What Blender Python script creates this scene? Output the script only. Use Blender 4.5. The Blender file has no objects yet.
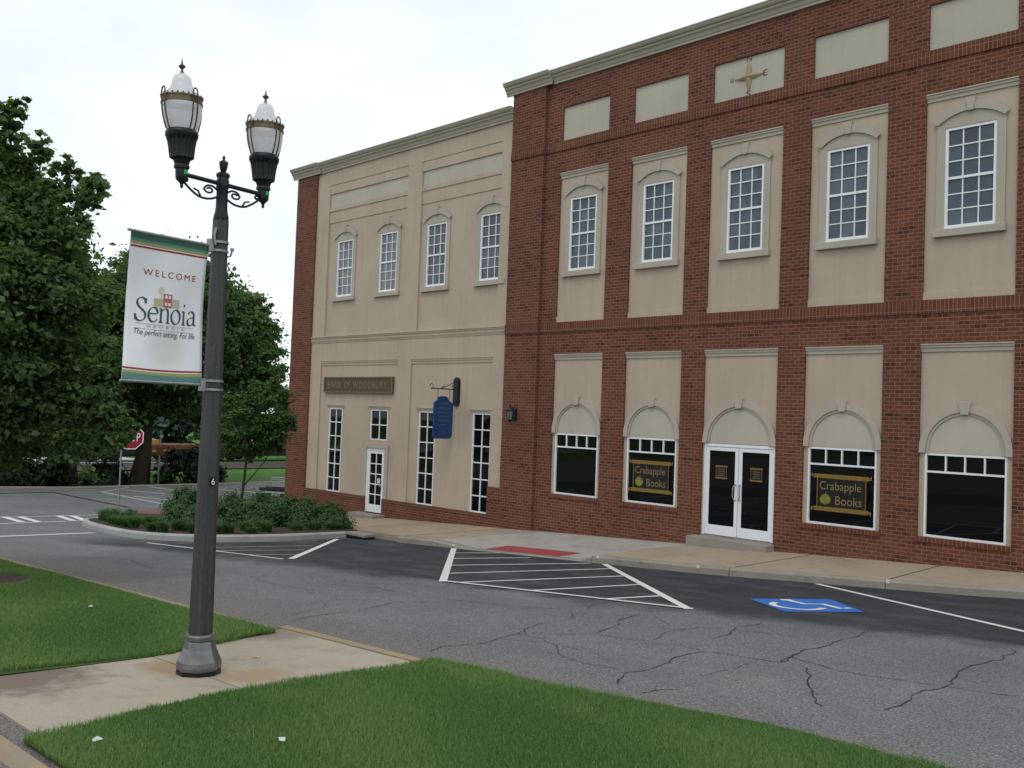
import bpy, math, random
import numpy as np
from mathutils import Vector, Matrix

random.seed(7); rng = np.random.default_rng(7)
scene = bpy.context.scene
COL = scene.collection
R = math.radians

# ------------------------------------------------------------------ camera, sky, sun, exposure
cam_d = bpy.data.cameras.new('camera'); cam = bpy.data.objects.new('camera', cam_d); COL.objects.link(cam)
cam_d.sensor_width = 36.0; cam_d.lens = 930.0 / 1024 * 36; cam_d.clip_end = 1500; cam_d.clip_start = 0.05
rt = Vector((0.70596168, 0.70728953, 0.03687302)); dn = Vector((0.00228467, 0.04978769, -0.99875721)); fw = Vector((-0.70824635, 0.70516856, 0.03353228))
cam.matrix_world = Matrix(((rt.x, -dn.x, -fw.x, 0), (rt.y, -dn.y, -fw.y, -18.9), (rt.z, -dn.z, -fw.z, 3.0), (0, 0, 0, 1)))
scene.camera = cam

SUN_EL, SUN_AZ = R(58), (0.55, -0.85)          # direction the light comes from (x, y)
world = bpy.data.worlds.new('World'); scene.world = world; world.use_nodes = True
wn, wl = world.node_tree.nodes, world.node_tree.links
wn.clear()
wo = wn.new('ShaderNodeOutputWorld'); bg = wn.new('ShaderNodeBackground'); bg.inputs['Strength'].default_value = 0.12
sky = wn.new('ShaderNodeTexSky'); sky.sky_type = 'NISHITA'; sky.sun_disc = False
sky.sun_elevation = SUN_EL; sky.sun_rotation = math.atan2(SUN_AZ[0], SUN_AZ[1])
tc = wn.new('ShaderNodeTexCoord'); mp = wn.new('ShaderNodeMapping'); mp.inputs['Scale'].default_value = (1.0, 1.0, 2.6)
n1 = wn.new('ShaderNodeTexNoise'); n1.inputs['Scale'].default_value = 1.7; n1.inputs['Detail'].default_value = 6; n1.inputs['Roughness'].default_value = .52
rp = wn.new('ShaderNodeValToRGB')
rp.color_ramp.elements[0].position = .34; rp.color_ramp.elements[0].color = (6.2, 6.9, 7.9, 1)
rp.color_ramp.elements[1].position = .62; rp.color_ramp.elements[1].color = (8.6, 8.8, 9.0, 1)
mx = wn.new('ShaderNodeMix'); mx.data_type = 'RGBA'; mx.inputs[0].default_value = .93
wl.new(tc.outputs['Generated'], mp.inputs['Vector']); wl.new(mp.outputs[0], n1.inputs['Vector']); wl.new(n1.outputs['Fac'], rp.inputs[0])
wl.new(sky.outputs[0], mx.inputs[6]); wl.new(rp.outputs[0], mx.inputs[7]); wl.new(mx.outputs[2], bg.inputs['Color']); wl.new(bg.outputs[0], wo.inputs[0])

sd = bpy.data.lights.new('sun', 'SUN'); sd.energy = .7; sd.angle = R(22); sd.color = (1, .97, .92)
sun = bpy.data.objects.new('sun', sd); COL.objects.link(sun)
h = math.hypot(*SUN_AZ)
sv = Vector((SUN_AZ[0] / h * math.cos(SUN_EL), SUN_AZ[1] / h * math.cos(SUN_EL), math.sin(SUN_EL)))
sun.rotation_euler = sv.to_track_quat('Z', 'Y').to_euler(); sun.location = sv * 60
vs = scene.view_settings; vs.view_transform = 'Standard'; vs.look = 'None'; vs.gamma = 1; vs.use_curve_mapping = False; vs.exposure = 0.13
scene.render.engine = 'CYCLES'
scene.cycles.use_denoising = True
scene.cycles.max_bounces = 6; scene.cycles.diffuse_bounces = 3; scene.cycles.glossy_bounces = 3; scene.cycles.transmission_bounces = 4; scene.cycles.transparent_max_bounces = 6

# ------------------------------------------------------------------ materials
def lnk(m, a, b): m.node_tree.links.new(a, b)
def nd(m, t, **k):
    n = m.node_tree.nodes.new(t)
    for a, v in k.items():
        if a in n.inputs: n.inputs[a].default_value = v
        else: setattr(n, a, v)
    return n
def base_mat(name, col=(.5, .5, .5), rough=.8, metal=0., spec=.3):
    m = bpy.data.materials.new(name); m.use_nodes = True
    b = m.node_tree.nodes['Principled BSDF']
    b.inputs['Base Color'].default_value = (*col, 1); b.inputs['Roughness'].default_value = rough
    b.inputs['Metallic'].default_value = metal; b.inputs['Specular IOR Level'].default_value = spec
    return m, b
def pos(m): return nd(m, 'ShaderNodeNewGeometry').outputs['Position']
def noise(m, vec, scale, detail=4, rough=.55, dist=0.):
    n = nd(m, 'ShaderNodeTexNoise'); n.inputs['Scale'].default_value = scale; n.inputs['Detail'].default_value = detail
    n.inputs['Roughness'].default_value = rough; n.inputs['Distortion'].default_value = dist; lnk(m, vec, n.inputs['Vector']); return n.outputs['Fac']
def ramp(m, fac, stops):
    r = nd(m, 'ShaderNodeValToRGB'); e = r.color_ramp.elements
    while len(e) < len(stops): e.new(.5)
    for i, (p, c) in enumerate(stops):
        e[i].position = p; e[i].color = (*c, 1) if not isinstance(c, (int, float)) else (c, c, c, 1)
    lnk(m, fac, r.inputs[0]); return r.outputs[0]
def mix(m, fac, a, b, mode='MIX'):
    n = nd(m, 'ShaderNodeMix', data_type='RGBA', blend_type=mode)
    for i, v in ((0, fac), (6, a), (7, b)):
        if hasattr(v, 'is_linked'): lnk(m, v, n.inputs[i])
        elif isinstance(v, (int, float)): n.inputs[i].default_value = v
        else: n.inputs[i].default_value = (*v, 1)
    return n.outputs[2]
def mth(m, op, a, b=0., c=None):
    n = nd(m, 'ShaderNodeMath', operation=op)
    for i, v in enumerate((a, b) if c is None else (a, b, c)):
        if hasattr(v, 'is_linked'): lnk(m, v, n.inputs[i])
        else: n.inputs[i].default_value = v
    return n.outputs[0]
def bump(m, b, hgt, strength=.3, dist=.01):
    n = nd(m, 'ShaderNodeBump'); n.inputs['Strength'].default_value = strength; n.inputs['Distance'].default_value = dist
    lnk(m, hgt, n.inputs['Height']); lnk(m, n.outputs[0], b.inputs['Normal'])
def simple(name, col, rough=.6, metal=0., var=.12, scale=6., spec=.3, bmp=0.):
    m, b = base_mat(name, col, rough, metal, spec)
    p = pos(m); f = noise(m, p, scale, 5)
    lo = tuple(c * (1 - var) for c in col); hi = tuple(min(1, c * (1 + var)) for c in col)
    lnk(m, ramp(m, f, [(.3, lo), (.7, hi)]), b.inputs['Base Color'])
    if bmp: bump(m, b, noise(m, p, scale * 12, 3), bmp, .004)
    return m
def xyz(m, p):
    s = nd(m, 'ShaderNodeSeparateXYZ'); lnk(m, p, s.inputs[0]); return s.outputs
def comb(m, x, y, z=0.):
    c = nd(m, 'ShaderNodeCombineXYZ')
    for i, v in enumerate((x, y, z)):
        if hasattr(v, 'is_linked'): lnk(m, v, c.inputs[i])
        else: c.inputs[i].default_value = v
    return c.outputs[0]

def brick_mat(name, soldier=False):
    m, b = base_mat(name, rough=.85, spec=.2)
    p = pos(m); x, y, z = xyz(m, p)
    u = mth(m, 'ADD', x, y)
    vec = comb(m, u, z)
    t = nd(m, 'ShaderNodeTexBrick'); t.inputs['Scale'].default_value = 1
    if soldier:
        vec = comb(m, u, mth(m, 'ADD', z, .0))
        t.offset = 0.; t.inputs['Brick Width'].default_value = .0794; t.inputs['Row Height'].default_value = .2345
    else:
        t.offset = .5; t.inputs['Brick Width'].default_value = .2032; t.inputs['Row Height'].default_value = .0794
    t.inputs['Mortar Size'].default_value = .0062; t.inputs['Mortar Smooth'].default_value = .15; t.inputs['Bias'].default_value = -.1
    t.inputs['Color1'].default_value = (.162, .054, .031, 1); t.inputs['Color2'].default_value = (.108, .037, .023, 1); t.inputs['Mortar'].default_value = (.23, .16, .118, 1)
    lnk(m, vec, t.inputs['Vector'])
    # occasional near-black flashed bricks: one random value per brick
    row = mth(m, 'FLOOR', mth(m, 'DIVIDE', z, .0794)); off = mth(m, 'MULTIPLY', mth(m, 'MODULO', mth(m, 'ABSOLUTE', row), 2.), .1016)
    cellx = mth(m, 'FLOOR', mth(m, 'DIVIDE', mth(m, 'ADD', u, off), .2032))
    wn_ = nd(m, 'ShaderNodeTexWhiteNoise', noise_dimensions='2D'); lnk(m, comb(m, cellx, row), wn_.inputs['Vector'])
    dark = ramp(m, wn_.outputs['Value'], [(.0, .55), (.08, .70), (.14, 1.), (1., 1.10)])
    tint = ramp(m, noise(m, p, .55, 4), [(.3, (.84, .84, .86)), (.7, (1.1, 1.07, 1.03))])
    fine = ramp(m, noise(m, p, 60, 3), [(.25, .82), (.75, 1.12)])
    c = mix(m, 1., t.outputs['Color'], tint, 'MULTIPLY'); c = mix(m, 1., c, fine, 'MULTIPLY')
    if not soldier:
        c2 = mix(m, 1., c, dark, 'MULTIPLY'); c = mix(m, t.outputs['Fac'], c2, c)
    lnk(m, c, b.inputs['Base Color'])
    bump(m, b, mth(m, 'SUBTRACT', 1., t.outputs['Fac']), .55, .006)
    return m
def stucco(name, col, streak=.10):
    m, b = base_mat(name, col, .9, spec=.15)
    p = pos(m); big = noise(m, p, .8, 5, .6); x, y, z = xyz(m, p)
    st = noise(m, comb(m, mth(m, 'MULTIPLY', mth(m, 'ADD', x, y), 7.), mth(m, 'MULTIPLY', z, .45)), 1., 5, .6)
    a = ramp(m, big, [(.28, tuple(c * .9 for c in col)), (.72, tuple(c * 1.06 for c in col))])
    s = ramp(m, st, [(.3, 1 - streak), (.55, 1.), (1., 1.02)])
    g = ramp(m, noise(m, p, 90, 3), [(.2, .93), (.8, 1.06)])
    lnk(m, mix(m, 1., mix(m, 1., a, s, 'MULTIPLY'), g, 'MULTIPLY'), b.inputs['Base Color'])
    bump(m, b, noise(m, p, 140, 3), .25, .003)
    return m
def glass(name, col, rough=.02, spec=.5):
    m, b = base_mat(name, col, rough, spec=spec)
    p = pos(m); bump(m, b, noise(m, p, 1.4, 2), .05, .02); return m

M = {}
M['brick'] = brick_mat('brick'); M['soldier'] = brick_mat('soldier_brick', True)
M['stucco'] = stucco('stucco_tan', (.47, .388, .298), .08); M['trim'] = stucco('stucco_trim', (.435, .395, .322), .04); M['pale'] = stucco('stucco_pale', (.47, .435, .36), .05)
M['white'] = simple('white_paint', (.80, .81, .82), .35, var=.04)
M['alu'] = simple('white_aluminium', (.78, .80, .82), .3, var=.03, spec=.5)
M['glass_low'] = glass('dark_storefront_glass', (.005, .0055, .006), .015, .26); M['glass_up'] = glass('upstairs_glass', (.058, .074, .090), .03, .55)
def curtain_glass():
    m = glass('curtained_glass', (.1, .1, .1), .03); b = m.node_tree.nodes['Principled BSDF']
    x, y, z = xyz(m, pos(m))
    f = noise(m, comb(m, mth(m, 'MULTIPLY', x, 9.), mth(m, 'MULTIPLY', z, .5)), 1., 3)
    lnk(m, ramp(m, f, [(.3, (.085, .10, .12)), (.7, (.20, .205, .21))]), b.inputs['Base Color']); return m
M['glass_cur'] = curtain_glass()
def vary_panes(m):                              # uneven sky reflection of tilted panes put into the base colour
    b = m.node_tree.nodes['Principled BSDF']; p = pos(m); x, y, z = xyz(m, p)
    w_ = nd(m, 'ShaderNodeTexWhiteNoise', noise_dimensions='2D'); lnk(m, comb(m, mth(m, 'FLOOR', mth(m, 'DIVIDE', mth(m, 'ADD', x, 16.665), .30)), mth(m, 'FLOOR', mth(m, 'DIVIDE', mth(m, 'ADD', z, -7.08), .318))), w_.inputs['Vector'])
    c = ramp(m, w_.outputs['Value'], [(0, (.036, .054, .072)), (.6, (.052, .076, .098)), (1, (.078, .108, .135))])
    lnk(m, mix(m, 1., c, ramp(m, noise(m, p, 1.1, 4), [(.3, .75), (.7, 1.25)]), 'MULTIPLY'), b.inputs['Base Color'])
vary_panes(M['glass_up'])
M['black'] = simple('black_iron', (.010, .014, .016), .42, .3, var=.2, scale=25, spec=.5)
M['gold'] = simple('gold_paint', (.26, .165, .04), .4, .35, var=.2, scale=20)
M['goldtxt'] = simple('gold_lettering', (.24, .175, .075), .5, .2, var=.1, scale=20)
M['bronze'] = simple('bronze_board', (.085, .068, .045), .55, .1, var=.25, scale=30)
M['bronzetrim'] = simple('bronze_trim', (.17, .125, .06), .5, .2, var=.15, scale=15)
M['blue'] = simple('sign_blue', (.016, .050, .15), .45, var=.12, scale=5)
M['bluetxt'] = simple('sign_blue_lettering', (.045, .085, .19), .5, var=.1)
M['rust'] = simple('rust_brown', (.125, .048, .028), .8, var=.35, scale=1.2)
M['yellow'] = simple('yellow_machine', (.36, .22, .04), .5, var=.12)
M['bark'] = simple('bark', (.055, .043, .034), .95, var=.4, scale=18, bmp=.6)
M['steel'] = simple('galvanised_steel', (.30, .31, .31), .45, .5, var=.15, scale=20)
M['red'] = simple('stop_red', (.27, .014, .022), .45, var=.08)
M['mulch'] = simple('mulch', (.055, .033, .022), .95, var=.5, scale=30, bmp=.8)
M['ballast'] = simple('ballast', (.065, .056, .048), .95, var=.35, scale=14, bmp=.6)
M['raildark'] = simple('rail_steel', (.022, .019, .017), .6, .3, var=.2)
M['lot'] = simple('pale_gravel_lot', (.42, .43, .46), .9, var=.12, scale=2)
M['paver'] = simple('red_paver', (.17, .085, .07), .9, var=.2, scale=10)
M['dome'] = simple('truncated_dome_red', (.30, .052, .052), .8, var=.12, scale=8)
M['roof'] = simple('roof_membrane', (.25, .25, .25), .9)
M['paper'] = simple('paper', (.55, .57, .55), .8, var=.05)
M['green_tape'] = simple('green_sticker', (.02, .42, .12), .6)
M['plum'] = simple('dark_dirt', (.05, .035, .025), .95, var=.4, scale=20)

def concrete(name, col, stains=(), joint=0.):
    m, b = base_mat(name, col, .9, spec=.15); p = pos(m)
    c = ramp(m, noise(m, p, .9, 6, .65), [(.25, tuple(v * .80 for v in col)), (.5, col), (.75, tuple(v * 1.1 for v in col))])
    c = mix(m, 1., c, ramp(m, noise(m, p, 55, 4, .7), [(.25, .86), (.75, 1.1)]), 'MULTIPLY')
    c = mix(m, 1., c, ramp(m, noise(m, p, 3.2, 5, .6, .6), [(.30, .80), (.46, 1.), (1., 1.)]), 'MULTIPLY')
    for (sx, sy, sr, scol, amt) in stains:                    # stains with a shape of their own
        d = nd(m, 'ShaderNodeVectorMath', operation='DISTANCE'); lnk(m, p, d.inputs[0]); d.inputs[1].default_value = (sx, sy, .8)
        dd = mth(m, 'ADD', d.outputs['Value'], mth(m, 'MULTIPLY', mth(m, 'SUBTRACT', noise(m, p, 5, 5, .65), .5), sr * 1.3))
        f = ramp(m, mth(m, 'DIVIDE', dd, sr), [(.55, amt), (1., 0.)])
        c = mix(m, f, c, scol)
    lnk(m, c, b.inputs['Base Color']); bump(m, b, noise(m, p, 120, 4), .25, .004); return m
M['sidewalk'] = concrete('sidewalk_concrete', (.35, .285, .21)); M['rampc'] = concrete('ramp_concrete', (.37, .345, .31)); M['kerbc'] = concrete('kerb_concrete', (.28, .255, .215))
M['islandk'] = concrete('island_kerb_concrete', (.36, .36, .35))
M['walk'] = concrete('walk_concrete', (.36, .32, .245), [(-7.75, -16.6, .85, (.16, .12, .095), .85), (-7.35, -15.32, .36, (.30, .17, .075), .62), (-6.72, -15.0, .34, (.32, .19, .09), .55), (-8.35, -13.8, .5, (.19, .15, .12), .6)])
def kerb_yellow():
    m, b = base_mat('worn_yellow_kerb', rough=.85, spec=.2); p = pos(m)
    f = ramp(m, noise(m, p, 3.5, 6, .7), [(.34, 0.), (.52, 1.)])
    lnk(m, mix(m, f, (.36, .25, .10), (.27, .225, .16)), b.inputs['Base Color']); bump(m, b, noise(m, p, 60, 4), .4, .005); return m
M['kerby'] = kerb_yellow()
def paint(name, col, wear=.5):
    m, b = base_mat(name, col, .7, spec=.3); p = pos(m)
    f = ramp(m, noise(m, p, 22, 6, .7), [(.30, 1.), (.30 + .16 * wear, 0.)])
    c = ramp(m, noise(m, p, 2.5, 4), [(.3, tuple(v * .86 for v in col)), (.7, col)])
    lnk(m, mix(m, mth(m, 'MULTIPLY', f, .75), c, (.07, .07, .075)), b.inputs['Base Color']); return m
M['pwhite'] = paint('white_road_paint', (.70, .69, .65)); M['pfade'] = paint('faded_road_paint', (.50, .49, .46), .9); M['pblue'] = paint('blue_road_paint', (.035, .15, .50), .25); M['pyell'] = paint('faded_yellow_road_paint', (.36, .33, .24), .9)
def asphalt():
    m, b = base_mat('asphalt', rough=.88, spec=.25); p = pos(m); x, y, z = xyz(m, p)
    warp = noise(m, p, .9, 5, .6)
    # the newer sealed parking strip against the older grey lane
    e = mth(m, 'SUBTRACT', y, mth(m, 'MULTIPLY_ADD', x, .2, -6.85))
    e = mth(m, 'ADD', e, mth(m, 'MULTIPLY', mth(m, 'SUBTRACT', warp, .5), 2.6))
    fs = mth(m, 'SMOOTH_MIN', 1., mth(m, 'MAXIMUM', mth(m, 'MULTIPLY_ADD', e, 1.15, .5), 0.), .1)
    fx = ramp(m, mth(m, 'MULTIPLY_ADD', x, .25, 5.9), [(.2, 0.), (.9, 1.)])
    f = mth(m, 'MULTIPLY', fs, fx)
    old = ramp(m, noise(m, p, .55, 6, .65), [(.25, (.116, .117, .121)), (.5, (.146, .146, .148)), (.75, (.185, .182, .176))])
    new = ramp(m, noise(m, comb(m, x, mth(m, 'MULTIPLY', y, 2.), z), .9, 6, .6), [(.25, (.023, .025, .029)), (.5, (.038, .041, .046)), (.66, (.064, .066, .069)), (.8, (.100, .101, .101))])
    c = mix(m, f, old, new)
    spk = ramp(m, noise(m, p, 58, 2, .75), [(.34, .40), (.48, .92), (.58, 1.15), (.70, 2.1)])
    spk2 = ramp(m, noise(m, p, 34, 3, .7), [(.3, .78), (.7, 1.22)])
    c = mix(m, 1., c, spk, 'MULTIPLY'); c = mix(m, 1., c, spk2, 'MULTIPLY')
    # brown grit washed along the lawn kerb
    dirt = mth(m, 'ADD', mth(m, 'MULTIPLY_ADD', y, -1.3, -16.25), mth(m, 'MULTIPLY', mth(m, 'SUBTRACT', noise(m, p, 1.6, 6, .65), .5), 2.2))
    dd = mth(m, 'MULTIPLY', mth(m, 'MINIMUM', mth(m, 'MAXIMUM', dirt, 0.), 1.), .6)
    c = mix(m, dd, c, mix(m, 1., (.17, .145, .12), spk, 'MULTIPLY'))
    # worn pale scuffs
    sc = ramp(m, noise(m, comb(m, mth(m, 'MULTIPLY', x, .35), mth(m, 'MULTIPLY', y, 1.6), z), 1.1, 5, .6), [(.62, 0.), (.74, .45)])
    c = mix(m, mth(m, 'MULTIPLY', sc, mth(m, 'SUBTRACT', 1., f)), c, (.21, .20, .185))
    lnk(m, c, b.inputs['Base Color']); bump(m, b, noise(m, p, 100, 3), .5, .006); return m
M['asphalt'] = asphalt()
M['crack'] = simple('dark_crack', (.030, .030, .031), .95)  # even dark grey shared by cracks, slab joints and tar seams
def lawn(name, a, bb, dry):
    m, b = base_mat(name, rough=.95, spec=.1); p = pos(m)
    c = ramp(m, noise(m, p, 1.3, 6, .65), [(.3, a), (.6, bb), (.8, dry)])
    c = mix(m, 1., c, ramp(m, noise(m, p, 45, 4, .7), [(.3, .5), (.7, 1.3)]), 'MULTIPLY')
    lnk(m, c, b.inputs['Base Color']); bump(m, b, noise(m, p, 70, 3), .8, .03); return m
M['lawn'] = lawn('lawn_soil', (.05, .095, .027), (.07, .125, .035), (.11, .115, .05)); M['farlawn'] = lawn('far_lawn', (.06, .15, .028), (.085, .20, .04), (.11, .19, .05))
def leafy(name, stops, trans=.35, rough=.55):
    m = bpy.data.materials.new(name); m.use_nodes = True; nt = m.node_tree; nt.nodes.clear()
    at = nd(m, 'ShaderNodeAttribute', attribute_name='tint'); c = ramp(m, at.outputs['Fac'], stops)
    d = nd(m, 'ShaderNodeBsdfPrincipled'); d.inputs['Roughness'].default_value = rough; d.inputs['Specular IOR Level'].default_value = .3; lnk(m, c, d.inputs['Base Color'])
    t = nd(m, 'ShaderNodeBsdfTranslucent'); lnk(m, mix(m, 1., c, (1.15, 1.3, .6), 'MULTIPLY'), t.inputs['Color'])
    s = nd(m, 'ShaderNodeMixShader'); s.inputs[0].default_value = trans; lnk(m, d.outputs[0], s.inputs[1]); lnk(m, t.outputs[0], s.inputs[2])
    o = nd(m, 'ShaderNodeOutputMaterial'); lnk(m, s.outputs[0], o.inputs[0]); return m
M['leaf_near'] = leafy('maple_leaf', [(0, (.060, .108, .048)), (.55, (.108, .178, .066)), (1, (.205, .265, .10))], .48)
M['leaf_far'] = leafy('far_leaf', [(0, (.056, .104, .045)), (.6, (.104, .175, .066)), (1, (.195, .250, .100))], .45)
M['leaf_young'] = leafy('young_leaf', [(0, (0.035, 0.084, 0.025)), (.6, (0.070, 0.140, 0.036)), (1, (0.140, 0.203, 0.056))])
M['leaf_haze'] = leafy('hazed_leaf', [(0, (.05, .085, .075)), (.6, (.075, .115, .095)), (1, (.10, .14, .11))], .2)  # bluish haze of distance put into the leaf colour
M['leaf_shrub'] = leafy('shrub_leaf', [(0, (.036, .080, .026)), (.6, (.064, .130, .040)), (1, (.125, .195, .068))], .3)
M['leaf_dark'] = leafy('dark_shrub_leaf', [(0, (0.012, 0.024, 0.011)), (.6, (0.019, 0.038, 0.014)), (1, (0.036, 0.060, 0.022))], .2)
M['blade'] = leafy('grass_blade', [(0, (.080, .165, .052)), (.5, (.135, .240, .076)), (.85, (.220, .305, .108)), (1, (.38, .35, .19))], .45, .6)
M['liriope'] = leafy('liriope_blade', [(0, (0.029, 0.078, 0.026)), (.6, (0.055, 0.130, 0.039)), (1, (0.098, 0.182, 0.058))], .3)
def pole_metal():
    m, b = base_mat('weathered_pole', rough=.5, metal=.25, spec=.5); p = pos(m); x, y, z = xyz(m, p)
    f = noise(m, comb(m, mth(m, 'MULTIPLY', x, 30.), mth(m, 'MULTIPLY', y, 30.), mth(m, 'MULTIPLY', z, 1.2)), 1., 5, .65)
    c = ramp(m, f, [(.25, (.032, .034, .036)), (.55, (.055, .056, .056)), (.8, (.085, .083, .079))])
    c = mix(m, 1., c, ramp(m, noise(m, p, 40, 3), [(.3, .8), (.7, 1.15)]), 'MULTIPLY')
    lnk(m, c, b.inputs['Base Color']); bump(m, b, f, .2, .003); return m
M['pole'] = pole_metal()
def trans_mat(name, col, fac, rough, var, scale, clear=0.):
    m, b = base_mat(name, col, rough, spec=.5); nt = m.node_tree; p = pos(m)
    c = ramp(m, noise(m, p, scale, 5, .6), [(.3, tuple(v * (1 - var) for v in col)), (.7, col)]); lnk(m, c, b.inputs['Base Color'])
    t = nd(m, 'ShaderNodeBsdfTranslucent'); lnk(m, c, t.inputs['Color']); s_ = nd(m, 'ShaderNodeMixShader'); s_.inputs[0].default_value = fac
    lnk(m, b.outputs[0], s_.inputs[1]); lnk(m, t.outputs[0], s_.inputs[2]); o = [n for n in nt.nodes if n.type == 'OUTPUT_MATERIAL'][0]; 
    if clear:
        k = nd(m, 'ShaderNodeBsdfTransparent'); s2 = nd(m, 'ShaderNodeMixShader'); s2.inputs[0].default_value = clear; lnk(m, s_.outputs[0], s2.inputs[1]); lnk(m, k.outputs[0], s2.inputs[2]); s_ = s2
    lnk(m, s_.outputs[0], o.inputs[0]); return m
M['globe'] = trans_mat('globe_acrylic', (.95, .95, .95), .75, .2, .06, 9, .16); M['dome_white'] = trans_mat('dome_white', (.95, .955, .96), .6, .2, .05, 8, .22)
M['ironbrass'] = simple('dark_aged_brass', (.085, .068, .045), .4, .5, var=.25, scale=30)
M['brass'] = simple('aged_brass', (.155, .125, .072), .4, .5, var=.25, scale=30)
def cloth_mat():
    m, b = base_mat('banner_vinyl', (.80, .81, .82), .55, spec=.3); p = pos(m)
    c = ramp(m, noise(m, p, 3, 5, .6), [(.3, (.77, .78, .79)), (.7, (.83, .84, .855))])
    d = nd(m, 'ShaderNodeVectorMath', operation='DISTANCE'); lnk(m, p, d.inputs[0]); d.inputs[1].default_value = (-7.02, -15.73, 3.40)
    f = ramp(m, mth(m, 'ADD', d.outputs['Value'], mth(m, 'MULTIPLY', noise(m, p, 9, 4), .14)), [(.16, .35), (.26, 0.)])
    lnk(m, mix(m, f, c, (.55, .51, .44)), b.inputs['Base Color']); return m
M['cloth'] = cloth_mat()
for k, c in {'bgreen': (.035, .115, .075), 'bteal': (.10, .22, .20), 'bolive': (.30, .33, .11), 'bred': (.36, .035, .035), 'btext': (.045, .085, .085), 'bgrey': (.30, .31, .30), 'btan': (.52, .45, .36), 'bsage': (.36, .42, .31)}.items():
    M[k] = simple('banner_' + {'bgreen': 'dark_green', 'bteal': 'teal', 'bolive': 'olive', 'bred': 'red', 'btext': 'ink', 'bgrey': 'grey', 'btan': 'tan', 'bsage': 'sage'}[k], c, .6, var=.05)

# ------------------------------------------------------------------ mesh helpers
class MB:
    def __init__(s): s.v = []; s.f = []
    def add(s, v, f):
        n = len(s.v); s.v += [tuple(p) for p in v]; s.f += [tuple(i + n for i in q) for q in f]; return s
    def box(s, x0, x1, y0, y1, z0, z1):
        return s.add([(x0, y0, z0), (x1, y0, z0), (x1, y1, z0), (x0, y1, z0), (x0, y0, z1), (x1, y0, z1), (x1, y1, z1), (x0, y1, z1)],
                     [(0, 3, 2, 1), (4, 5, 6, 7), (0, 1, 5, 4), (1, 2, 6, 5), (2, 3, 7, 6), (3, 0, 4, 7)])
    def prism_y(s, pts, y0, y1):            # polygon in x,z (counter-clockwise seen from -y) from y0 (front) to y1
        n = len(pts)
        v = [(x, y0, z) for x, z in pts] + [(x, y1, z) for x, z in pts]
        return s.add(v, [tuple(range(n)), tuple(range(2 * n - 1, n - 1, -1))] + [(i, i + n, (i + 1) % n + n, (i + 1) % n) for i in range(n)])
    def band_y(s, outer, inner, y0, y1):    # ring strip between two open polylines in x,z
        n = len(outer)
        v = [(x, y0, z) for x, z in outer] + [(x, y0, z) for x, z in inner] + [(x, y1, z) for x, z in outer] + [(x, y1, z) for x, z in inner]
        f = []
        for i in range(n - 1):
            f += [(i, n + i, n + i + 1, i + 1), (2 * n + i, i, i + 1, 2 * n + i + 1), (n + i, 3 * n + i, 3 * n + i + 1, n + i + 1)]
        f += [(0, 2 * n, 3 * n, n), (n - 1, 2 * n - 1, 4 * n - 1, 3 * n - 1)]
        return s.add(v, f)
    def profile_x(s, prof, x0, x1):         # closed profile in y,z swept along x
        n = len(prof); v = [(x0, y, z) for y, z in prof] + [(x1, y, z) for y, z in prof]
        return s.add(v, [tuple(range(n)), tuple(range(2 * n - 1, n - 1, -1))] + [(i, i + n, (i + 1) % n + n, (i + 1) % n) for i in range(n)])
    def lathe(s, prof, c=(0, 0, 0), seg=24, rot=0., flute=None, caps=True):
        v = []; f = []
        for r, z in prof:
            for k in range(seg):
                a = 2 * math.pi * k / seg + rot; rr = r
                if flute and flute[0] <= z <= flute[1]: rr = r * (1 - flute[2] * (k % 2))
                v.append((c[0] + rr * math.cos(a), c[1] + rr * math.sin(a), c[2] + z))
        m = len(prof)
        for j in range(m - 1):
            for k in range(seg):
                f.append((j * seg + k, j * seg + (k + 1) % seg, (j + 1) * seg + (k + 1) % seg, (j + 1) * seg + k))
        if caps: f.append(tuple(range(seg - 1, -1, -1))); f.append(tuple((m - 1) * seg + k for k in range(seg)))
        return s.add(v, f)
    def tube(s, pts, r, seg=8):
        pts = [Vector(p) for p in pts]; n = len(pts); rs = r if hasattr(r, '__len__') else [r] * n
        v = []; f = []; up = None
        for i, p in enumerate(pts):
            t = (pts[min(i + 1, n - 1)] - pts[max(i - 1, 0)]).normalized()
            if up is None: up = t.orthogonal().normalized()
            up = (up - t * up.dot(t)); up = up.normalized() if up.length > 1e-5 else t.orthogonal().normalized()
            w = t.cross(up)
            for k in range(seg):
                a = 2 * math.pi * k / seg; v.append(p + (up * math.cos(a) + w * math.sin(a)) * rs[i])
        for i in range(n - 1):
            for k in range(seg): f.append((i * seg + k, i * seg + (k + 1) % seg, (i + 1) * seg + (k + 1) % seg, (i + 1) * seg + k))
        f.append(tuple(range(seg - 1, -1, -1))); f.append(tuple((n - 1) * seg + k for k in range(seg)))
        return s.add(v, f)
    def xf(s, mat):
        s.v = [tuple(mat @ Vector(p)) for p in s.v]; return s
    def build(s, name, mat, parent=None, loc=None, bevel=0., smooth=False):
        me = bpy.data.meshes.new(name); me.from_pydata(s.v, [], s.f); me.validate(); me.update()
        me.materials.append(M[mat] if isinstance(mat, str) else mat)
        if smooth:
            me.polygons.foreach_set('use_smooth', [True] * len(me.polygons))
            try: me.set_sharp_from_angle(angle=R(38))
            except Exception: pass
        o = bpy.data.objects.new(name, me); COL.objects.link(o)
        if parent: o.parent = parent
        if loc: o.location = loc
        if bevel:
            b = o.modifiers.new('bevel', 'BEVEL'); b.width = bevel; b.segments = 2; b.limit_method = 'ANGLE'; b.angle_limit = R(40)
        return o
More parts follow.
